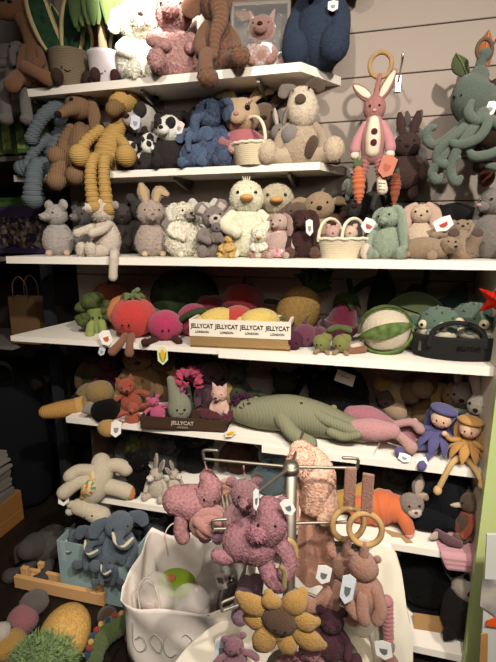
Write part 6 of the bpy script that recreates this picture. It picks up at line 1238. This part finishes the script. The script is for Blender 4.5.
# round white table
TC = np.array([-.14, -.745, .455]); TR_ = .345
r = root('display_table', (TC[0], TC[1], 0), 'round white display table under the toy rack', 'table', face=False, k=1); tw = mat('#efe8d8', 'plain', s=3.0)
g = G(); g.lathe([(0, -.025), (TR_-.006, -.025), (TR_, -.02), (TR_, -.005), (TR_-.006, 0), (0, 0)], c=(0, 0, TC[2]), n=64); put(r, 'tabletop', g, tw); bpy.data.objects[-1] if False else None
g = G(); g.lathe([(.2, 0), (.2, .02), (.05, .04), (.04, .43)], n=32); put(r, 'pedestal', g, tw)
# ear-shaped board
ex, ey = at(379, 600, -.43)[0], -.43; pz = lambda px, py: at(px, py, ey)
out = [(349, 662), (350, 630), (351, 600), (355, 575), (363, 558), (373, 548), (383, 545), (391, 548), (397, 558), (402, 575), (405, 595), (407, 612), (411, 628), (413, 645), (413, 662)]
r = root('ear_board', (ex, ey, 0), 'tall cream ear-shaped board behind the round white table', 'display board', face=False, k=1); P = [(pz(*q)[0] - ex, pz(*q)[2]) for q in out]; P = [(P[0][0], .0)] + P + [(P[-1][0], .0)]
g = G(); g.prism(P, 0, .018, 'y'); put(r, 'board', g, mat('#f0ead8', 'plain', s=3.0))
g = G(); g.box(((P[0][0] + P[-1][0])/2, .05, .012), (abs(P[-1][0]-P[0][0]) + .04, .2, .024), bev=.003); put(r, 'foot', g, mat('#f0ead8', 'plain', s=3.0))

# rack: pole with tiers of arms
PX, PYY = at(291, 464, -.62)[0], -.62; ztop = at(291, 464, -.62)[2]; r = root('toy_rack', (PX, PYY, TC[2]), 'grey metal rack pole with tiers of straight arms standing on the round table', 'rack', face=False, k=1)
mt = mat('#8d877c', 'metal', rough=.55); O = np.array([PX, PYY, TC[2]])
g = G(); g.lathe([(.0, .001), (.06, .001), (.06, .008), (.018, .012), (.0165, .02), (.0165, ztop - O[2] + .004), (0, ztop - O[2] + .005)], n=20); put(r, 'pole', g, mt)
def arm(px, py, z, hook=True, src=None):
    e = atz(px, py, z); s0 = np.array([PX, PYY, z]) if src is None else src; d = (e - s0)/np.linalg.norm(e - s0); pts = [s0 - O, (s0 + e)/2 - O, e - O]
    g = G(); g.tube(pts, .0042, n=8, m=4)
    if hook: g.tube([e - O, e - O + np.array([0, 0, .004]), e - O + np.array([0, 0, .024]), e - O - d*.035 + np.array([0, 0, .027])], .0042, n=8, m=4)
    put(r, 'arm', g, mt); return e
g = G(); g.lathe([(.021, 0), (.021, .016), (.017, .016)], c=(0, 0, ztop - O[2] - .02), n=20); put(r, 'hub', g, mt)
zA_ = ztop - .008; eL = arm(204, 459, zA_); eR = arm(357, 468, zA_); eF = arm(255, 494, zA_, False); eB = arm(303, 432, zA_, False)
zM = at(293, 524, -.62)[2]; eL2 = arm(213, 529, zM - .01); eR2 = arm(348, 522, zM)
zL = at(296, 588, -.62)[2]; eL3 = arm(222, 611, zL); eR3 = arm(357, 612, zL)
k0 = mpp((PX, PYY, 1.0))
MV = '#8f6266'; MVc = dict(fuzz=3, dens=.8, kind='curl')
def hang(name, px, py, Y, lab, rz=0, rx=0, ry=0): return root(name, at(px, py, Y), lab, 'soft toy', rz=rz, rx=rx, ry=ry)
mv = mat('#a06c70', 'curl'); mv2 = mat('#93626c', 'curl')
# mauve pig hanging by its tail end
r = hang('plush_pig', 196, 506, -.60, 'mauve pig plush hanging from the left arm tip of the rack')
g = G(); g.tube([(-18, 0, 8), (-4, 0, 4), (8, 0, 0)], [15, 18, 15]); g.fur(3, .8); put(r, 'body', g, mv)
g = G(); g.tube([(8, -2, 8), (14, -4, 20), (12, -2, 32)], [13, 13, 8]); g.fur(3, .8); hd = put(r, 'head', g, mv)
g = G(); g.ell((-26, -2, 10), 4); put(r, 'snout', g, mv)
for p in ((18, -16, 14), (8, -16, 16)): g = G(); g.ell(p, 1.2); put(hd, 'eye', g, BLK)
for p in ([(-14, -8, -4), (-16, -10, -18), (-14, -10, -26)], [(4, -8, -8), (6, -10, -18), (8, -11, -26)]): g = G(); g.tube(p, [7, 7, 7.5]); g.fur(1.8, .6); put(r, 'leg', g, mv)
g = G(); g.tube([(13, -2, 34), (11, 0, 42), (10, 0, 47)], .8); put(r, 'loop', g, mat('#b58a86', 'felt'))
# coiled blush ring of cords under it
r = hang('plush_coil', 208, 524, -.63, 'coil of dusty pink plush cords wrapped round the middle rack arm'); pk = mat('#b0746c', 'plush')
for q, (rr, w_, y) in enumerate(((14, 5, 0), (9, 5, -5), (15, 4, 5))): g = G(); g.ring((q, y, 0), rr, rr*.92, w_, 'xz', rot=(0, 12*q, 10*q)); put(r, 'cord', g, pk)
g = G(); g.tube([(-10, -7, 8), (0, -10, 0), (12, -7, -8)], 5); put(r, 'cord', g, pk)
r = hang('plush_bunny', 226, 500, -.53, 'peach bunny plush with white cords behind the mauve pig'); g = G(); g.tube([(0, 0, 16), (0, 0, 0), (2, 0, -22)], [7, 11, 9]); g.fur(1.2, .5); put(r, 'body', g, mat('#c58d74', 'plush'))
g = G()
for x in (-4, 0, 4): g.tube([(x, -11, 12), (x+2, -13, 0), (x+1, -11, -18)], 1, n=6)
put(r, 'cord', g, mat('#cfc2b4', 'felt'), 'white cord')
# mauve bear facing
r, hd, pv = plush(at(245, 534, -.60), 'plush_bear', 'mauve bear plush with round ears facing forward on the left rack arm', 66, '#94636a', ears='round', earr=1.1, hs=.95, bs=1.0, muz=(.12, .12, .05), muzc='#a06870', fuzz=2, dens=.6, arm='down', leg='splay', ll=.5, rz=8, legc='#7d5068', es=1)
g = G(); g.tube([(0, 0, 64), (-1, 0, 74)], .8); put(r, 'loop', g, mat('#b58a86', 'felt'))
# larger mauve teddy on the front arm, holding a wooden ring
r = hang('plush_bear', 256, 545, -.72, 'largest mauve curly bear plush holding a wooden ring, hanging on the front rack arm')
g = G(); g.tube([(-14, 0, 4), (2, 0, 6), (14, 0, 12)], [20, 24, 18]); g.fur(3, .8); put(r, 'body', g, mv2)
g = G(); g.tube([(10, -4, 18), (14, -8, 32), (12, -6, 44)], [17, 17, 13]); g.fur(3, .8); hd = put(r, 'head', g, mv2)
g = G(); g.ell((2, -20, 28), (10, 9, 8)); g.fur(3, .8); put(hd, 'muzzle', g, mat('#9a6270', 'curl'))
for p in ((2, -22, 38), (18, -23, 38)): g = G(); g.ell(p, 1.4); put(hd, 'eye', g, BLK)
for s in (-1, 1): g = G(); g.ell((12 + s*14, -2, 50), (6, 4, 6)); g.fur(1.6, .6); put(hd, 'ear', g, mv2)
g = G(); g.tube([(-20, -6, -4), (-30, -10, -6), (-38, -10, -4)], [8, 7.5, 6.5]); g.fur(3, .8); put(r, 'leg', g, mv2)
g = G(); g.tube([(8, -10, -8), (14, -18, -22), (22, -20, -28)], [9, 8, 8]); g.fur(3, .8); put(r, 'leg', g, mv2)
g = G(); g.tube([(24, -10, 8), (32, -16, -4), (28, -20, -16)], [8, 8, 8]); g.fur(3, .8); put(r, 'arm', g, mv2)
r = root('teething_ring', at(284, 558, -.68), 'curved wooden ring held by the largest mauve bear', 'ring'); g = G(); g.ring((-2, 0, 2), 15, 18, 3.2, 'xz', rot=(0, 0, 25)); put(r, 'ring', g, mat('#b59468', 'wood', scale=(.1, .1, .1), s=1.0))
for px, py, Y, w_, h_, rt, lab in ((256, 500, -.78, 7, 22, 40, 'white tag on the front rack arm above the largest mauve bear'), (285, 508, -.76, 12, 17, -25, 'white tag with print beside the head of the largest mauve bear'), (325, 575, -.66, 14, 20, 8, 'blank white tag between the peach bunny and the brown bears'), (349, 590, -.74, 13, 32, 6, 'pale blue tag on the front brown bear'), (382, 650, -.66, 16, 20, -10, 'white tag with a patterned border under the striped pink leg'), (223, 650, -.82, 15, 26, 4, 'pale blue tag hanging on the lowest mauve bear')):
    r = root('hang_tag', at(px, py, Y), lab, 'tag'); tag_on(r, (0, 0, h_*.45), w_, h_, rot=(0, 0, rt) if rt > 20 else (0, rt, 0), col='#d3d3d2' if 'blue' not in lab else '#c3cbd2', logo='#5d6468')
# lilac leg under it
r = hang('plush_bear', 250, 606, -.66, 'lilac plush legs hanging under the largest mauve bear'); g = G(); g.tube([(-4, 0, 26), (-8, 0, 8), (-10, -4, -8)], [8, 8, 9]); g.fur(1.5, .5); put(r, 'leg', g, mat('#8f6a80', 'plush')); g = G(); g.tube([(6, 2, 26), (4, 2, 8), (4, -2, -6)], [8, 8, 8]); g.fur(1.5, .5); put(r, 'leg', g, mat('#8f6a80', 'plush'))
# blush bunny comforter
r = hang('plush_bunny', 311, 508, -.50, 'blush pink bunny comforter with a long blanket body behind the rack pole'); r.scale = [q*1.12 for q in r.scale]; bl = mat('#d8a98f', 'curl')
g = G(); g.tube([(-10, 0, 54), (-2, -2, 44), (4, -2, 30), (2, 0, 6)], [10, 16, 17, 13]); g.fur(3, .8); put(r, 'body', g, bl)
g = G(); g.ell((-8, -8, 48), (13, 12, 14)); g.fur(3, .8); put(r, 'head', g, bl)
for p in ([(-14, -4, 30), (-18, -6, 10), (-16, -4, -14)], [(14, -4, 26), (16, -8, 6), (12, -8, -4)]): g = G(); g.tube(p, [7, 7.5, 7]); g.fur(1.8, .6); put(r, 'arm', g, bl)
V = []; Fc = []; n, k_ = 14, 20
for lay in (0, 1):
    for i in range(n+1):
        for j in range(k_+1):
            u, v = i/n, j/k_*2-1; w_ = 11 + 13*u; z = 8 - 88*u - 8*u*v; V.append((3 + 6*u + v*w_, (3.2*math.sin(v*6 + 1) * (.4+u) - 3 + lay*1.4), z))
m_ = (n+1)*(k_+1)
for lay in (0, 1):
    for i in range(n):
        for j in range(k_): q = (lay*m_+i*(k_+1)+j, lay*m_+i*(k_+1)+j+1, lay*m_+(i+1)*(k_+1)+j+1, lay*m_+(i+1)*(k_+1)+j); Fc.append(q if lay else q[::-1])
g = G(); g.add(V, Fc); put(r, 'blanket', g, mat('#bf8266', 'plush'), 'smooth salmon blanket')
# pair of brown bears on wooden rings with fabric straps
bc = mat('#a06e58', 'plush'); rw = mat('#a08258', 'wood', scale=(.1, .1, .1), s=1.0)
for i, (px, Y, lab) in enumerate(((346, -.60, 'rear brown bear plush hanging by a strap and wooden ring'), (363, -.68, 'front brown bear plush hanging by a strap and wooden ring'))):
    r = hang('plush_bear', px, 570, Y, lab, rz=-6 if i else 8); up = 52 if i == 0 else 46
    g = G(); g.box((0, 0, up + 38), (11, 3, 44), bev=1); g.fur(.8, .3); s_ = put(r, 'strap', g, bc); g = G(); g.ring((0, 0, up), 15.5, 17.5, 3, 'xz', rot=(0, 0, 10)); put(r, 'ring', g, rw, 'wooden ring')
    g = G(); g.tube([(0, 0, up-18), (0, 0, 16)], [4, 5]); put(r, 'loop', g, bc)
    g = G(); g.ell((0, 0, 4), (15, 14, 14.5), lobes=6, lob=.06, lump=.03); g.fur(1.2, .5); hd = put(r, 'head', g, bc)
    g = G(); g.tube([(0, 2, -8), (4, 0, -22), (7, 0, -32)], [11, 17, 16]); g.fur(1.2, .5); put(r, 'body', g, bc)
    for p in ([(-9, -8, -12), (-12, -14, -26), (-2, -18, -36)], [(14, -8, -14), (20, -14, -26), (18, -17, -36)], [(2, -14, -20), (4, -20, -32), (6, -20, -38)]): g = G(); g.tube(p, [6, 6.5, 6.5]); g.fur(1, .5); put(r, 'limb', g, bc)
    for s in (-1, 1): g = G(); g.ell((s*13, 3, 14), (4, 3, 4)); put(hd, 'ear', g, bc)
# pale long-legged toy behind, standing on the table, and striped leg
r = root('plush_bunny', at(362, 660, -.55), 'pale grey-white plush legs hanging below the brown bears', 'soft toy'); gw = mat('#b8ad9c', 'plush')
g = G(); g.tube([(-4, 0, 70), (-2, 0, 56), (-2, 0, 46)], [13, 16, 14]); g.fur(1, .4); put(r, 'body', g, gw)
for p in ([(-8, 0, 48), (-16, -2, 30), (-22, -4, 8)], [(8, 0, 48), (14, -2, 28), (18, -4, 4)]): g = G(); g.tube(p, [9, 8, 6.5]); g.fur(1, .4); put(r, 'leg', g, gw)
r = root('plush_monkey', at(386, 640, -.60), 'striped pink plush leg and grey paw hanging at the right of the brown bears', 'soft toy'); g = G(); g.tube([(-2, 0, 44), (0, 0, 24), (2, 0, 4)], [6, 5.5, 5], rib=9, ramp=.12); put(r, 'leg', g, mat('#a8686a', 'felt')); g = G(); g.ell((3, -3, -4), (6, 7, 6)); g.fur(1, .5); put(r, 'paw', g, mat('#77716c', 'plush'), 'grey paw'); g = G(); g.ell((6, -2, -26), (8, 7, 12)); g.fur(1, .5); put(r, 'head', g, mat('#96605a', 'plush'))
r = root('plush_bear', at(324, 606, -.635), 'brown plush limbs low on the rack behind the sunflower', 'soft toy')
for p in ([(4, 0, 14), (-6, -4, 4), (-16, -6, 4)], [(10, 0, 6), (0, -2, -8), (-8, -4, -14)]): g = G(); g.tube(p, [8, 7, 7]); g.fur(1, .5); put(r, 'limb', g, bc)
# sunflower
r = hang('plush_sunflower', 281, 614, -.80, 'yellow sunflower plush with a smiling brown face on the front of the rack', rz=-12); ym = mat('#b5851f', 'plush')
for i in range(8):
    a = i*2*PI/8 + .3; d = np.array([math.cos(a), math.sin(a)]); L = 45 if i % 2 else 36
    g = G(); g.leaf((d[0]*14, -2, d[1]*12), (d[0]*L*1.05, -5 + 3*math.sin(i*2), d[1]*L*.92 - 4), 11 if i % 2 else 9.5, (0, -4, 0), th=.55, shape=(.7, 1, 1.1, 1.1, .95, .55)); g.fur(1, .4); put(r, 'petal', g, ym)
g = G(); g.ell((0, -4, 0), (20, 13, 18)); g.fur(1, .5); f_ = put(r, 'face', g, mat('#5d3d1f', 'plush'), 'brown face'); dots(f_, (3, -4), 5, -16.5, 1.3)
g = G(); g.tube([(-1, -17.2, -8), (3, -17.4, -10), (7, -17, -8)], .5, n=6); put(f_, 'smile', g, BLK)
g = G(); g.tube([(2, 4, 30), (2, 4, 44), (0, 2, 52)], [2.4, 2.4, 2.4]); put(r, 'stem_loop', g, mat('#8a7a30', 'felt')); g = G(); g.leaf((12, 6, -14), (32, 4, -34), 12, th=.3); put(r, 'leaf', g, mat('#4f6a55', 'plush')); g = G(); g.tube([(0, 6, -10), (0, 6, -44)], [3, 3]); put(r, 'stem', g, mat('#4f6a45', 'felt'))
# lowest mauve toys
plush(at(234, 672, -.83), 'plush_bear', 'lowest mauve bear plush at the front left of the round table', 48, '#8f5a6a', ears='round', hs=.9, fuzz=1.8, dens=.6, arm='out', leg='splay', ll=.5, rz=10)
plush(at(309, 680, -.78), 'plush_bear', 'dusty pink bear plush under the sunflower at the lower frame edge', 52, '#a0626e', ears='round', hs=.9, fuzz=1.8, dens=.6, arm='out', leg='splay', ll=.5, rz=-10, sx=1.2)
plush(at(330, 655, -.66), 'plush_bear', 'dark plum plush hanging right of the sunflower', 60, '#54303a', ears='round', leg='splay', ll=.4, fuzz=1.6, hs=.9)
r = root('round_plate', (atz(340, 655, TC[2])[0], atz(340, 655, TC[2])[1], TC[2] + .001), 'dark grey round plate lying on the round white table', 'plate', face=False, k=1); g = G(); g.lathe([(0, 0), (.05, 0), (.052, .004), (.05, .007), (0, .007)], n=32); put(r, 'disc', g, mat('#5d5850', 'plain'))

# ================================================================== right edge: green end stand and picture display
r = root('display_stand', (XR + .05, -.115, 0), 'bright green display side panel at the right end of the shelves', 'stand', face=False, k=1)
gt = [at(x, y, -.115) for x, y in ((484, 480), (496, 480), (490, 560), (480, 662), (462, 662), (474, 560))]
zt = 1.08; x0_ = at(484, 482, -.115)[0] - XR - .05; x1_ = at(500, 482, -.115)[0] - XR - .05
gm = mat('#b3c283', 'plain', s=3.0, rough=.4); g = G(); g.prism([(at(485, 480, -.115)[0], 1.22), (at(503, 480, -.115)[0], 1.22), (at(503, 480, -.115)[0], 0), (at(463, 655, -.115)[0], 0)], -.012, .012, 'y'); g.V[0] = g.V[0] - np.array([XR + .05, 0, 0]); put(r, 'panel', g, gm)
g = G(); g.box((.085, .03, .62), (.02, .06, 1.24), bev=.002); put(r, 'back_edge', g, mat('#c9c5b4', 'plain'))
r = root('picture_stand', at(492, 700, -.30)*np.array([1, 1, 0]), 'white picture display board with an orange label at the right frame edge', 'display board', face=False, k=1); o_ = np.array(r.location); 
def q4(pxs, Y, th, nm, m, lab=None):
    g = G(); P = [at(x, y, Y) - o_ for x, y in pxs]; g.prism([(p[0], p[2]) for p in P], Y - o_[1], Y - o_[1] + th, 'y'); return put(r, nm, g, m, lab)
q4([(487, 535), (520, 535), (520, 700), (479, 700)], -.30, .01, 'board', mat('#b9bdb8', 'plain', s=3.0))
q4([(482, 580), (500, 580), (500, 620), (480, 606)], -.306, .004, 'photo_print', mat('#7a7570', 'ramp', cols=['#4f4a4a', '#8f8a86', '#b0a8a0'], s=14.0), 'greyish printed picture')
q4([(487, 621), (500, 617), (500, 628), (486, 626)], -.312, .004, 'orange_label', mat('#c8501c', 'paper'), 'orange label')
q4([(481, 634), (488, 634), (487, 690), (478, 690)], -.306, .004, 'wood_print', mat('#a07a48', 'wood', scale=(4, 4, 1)), 'wood-toned strip')
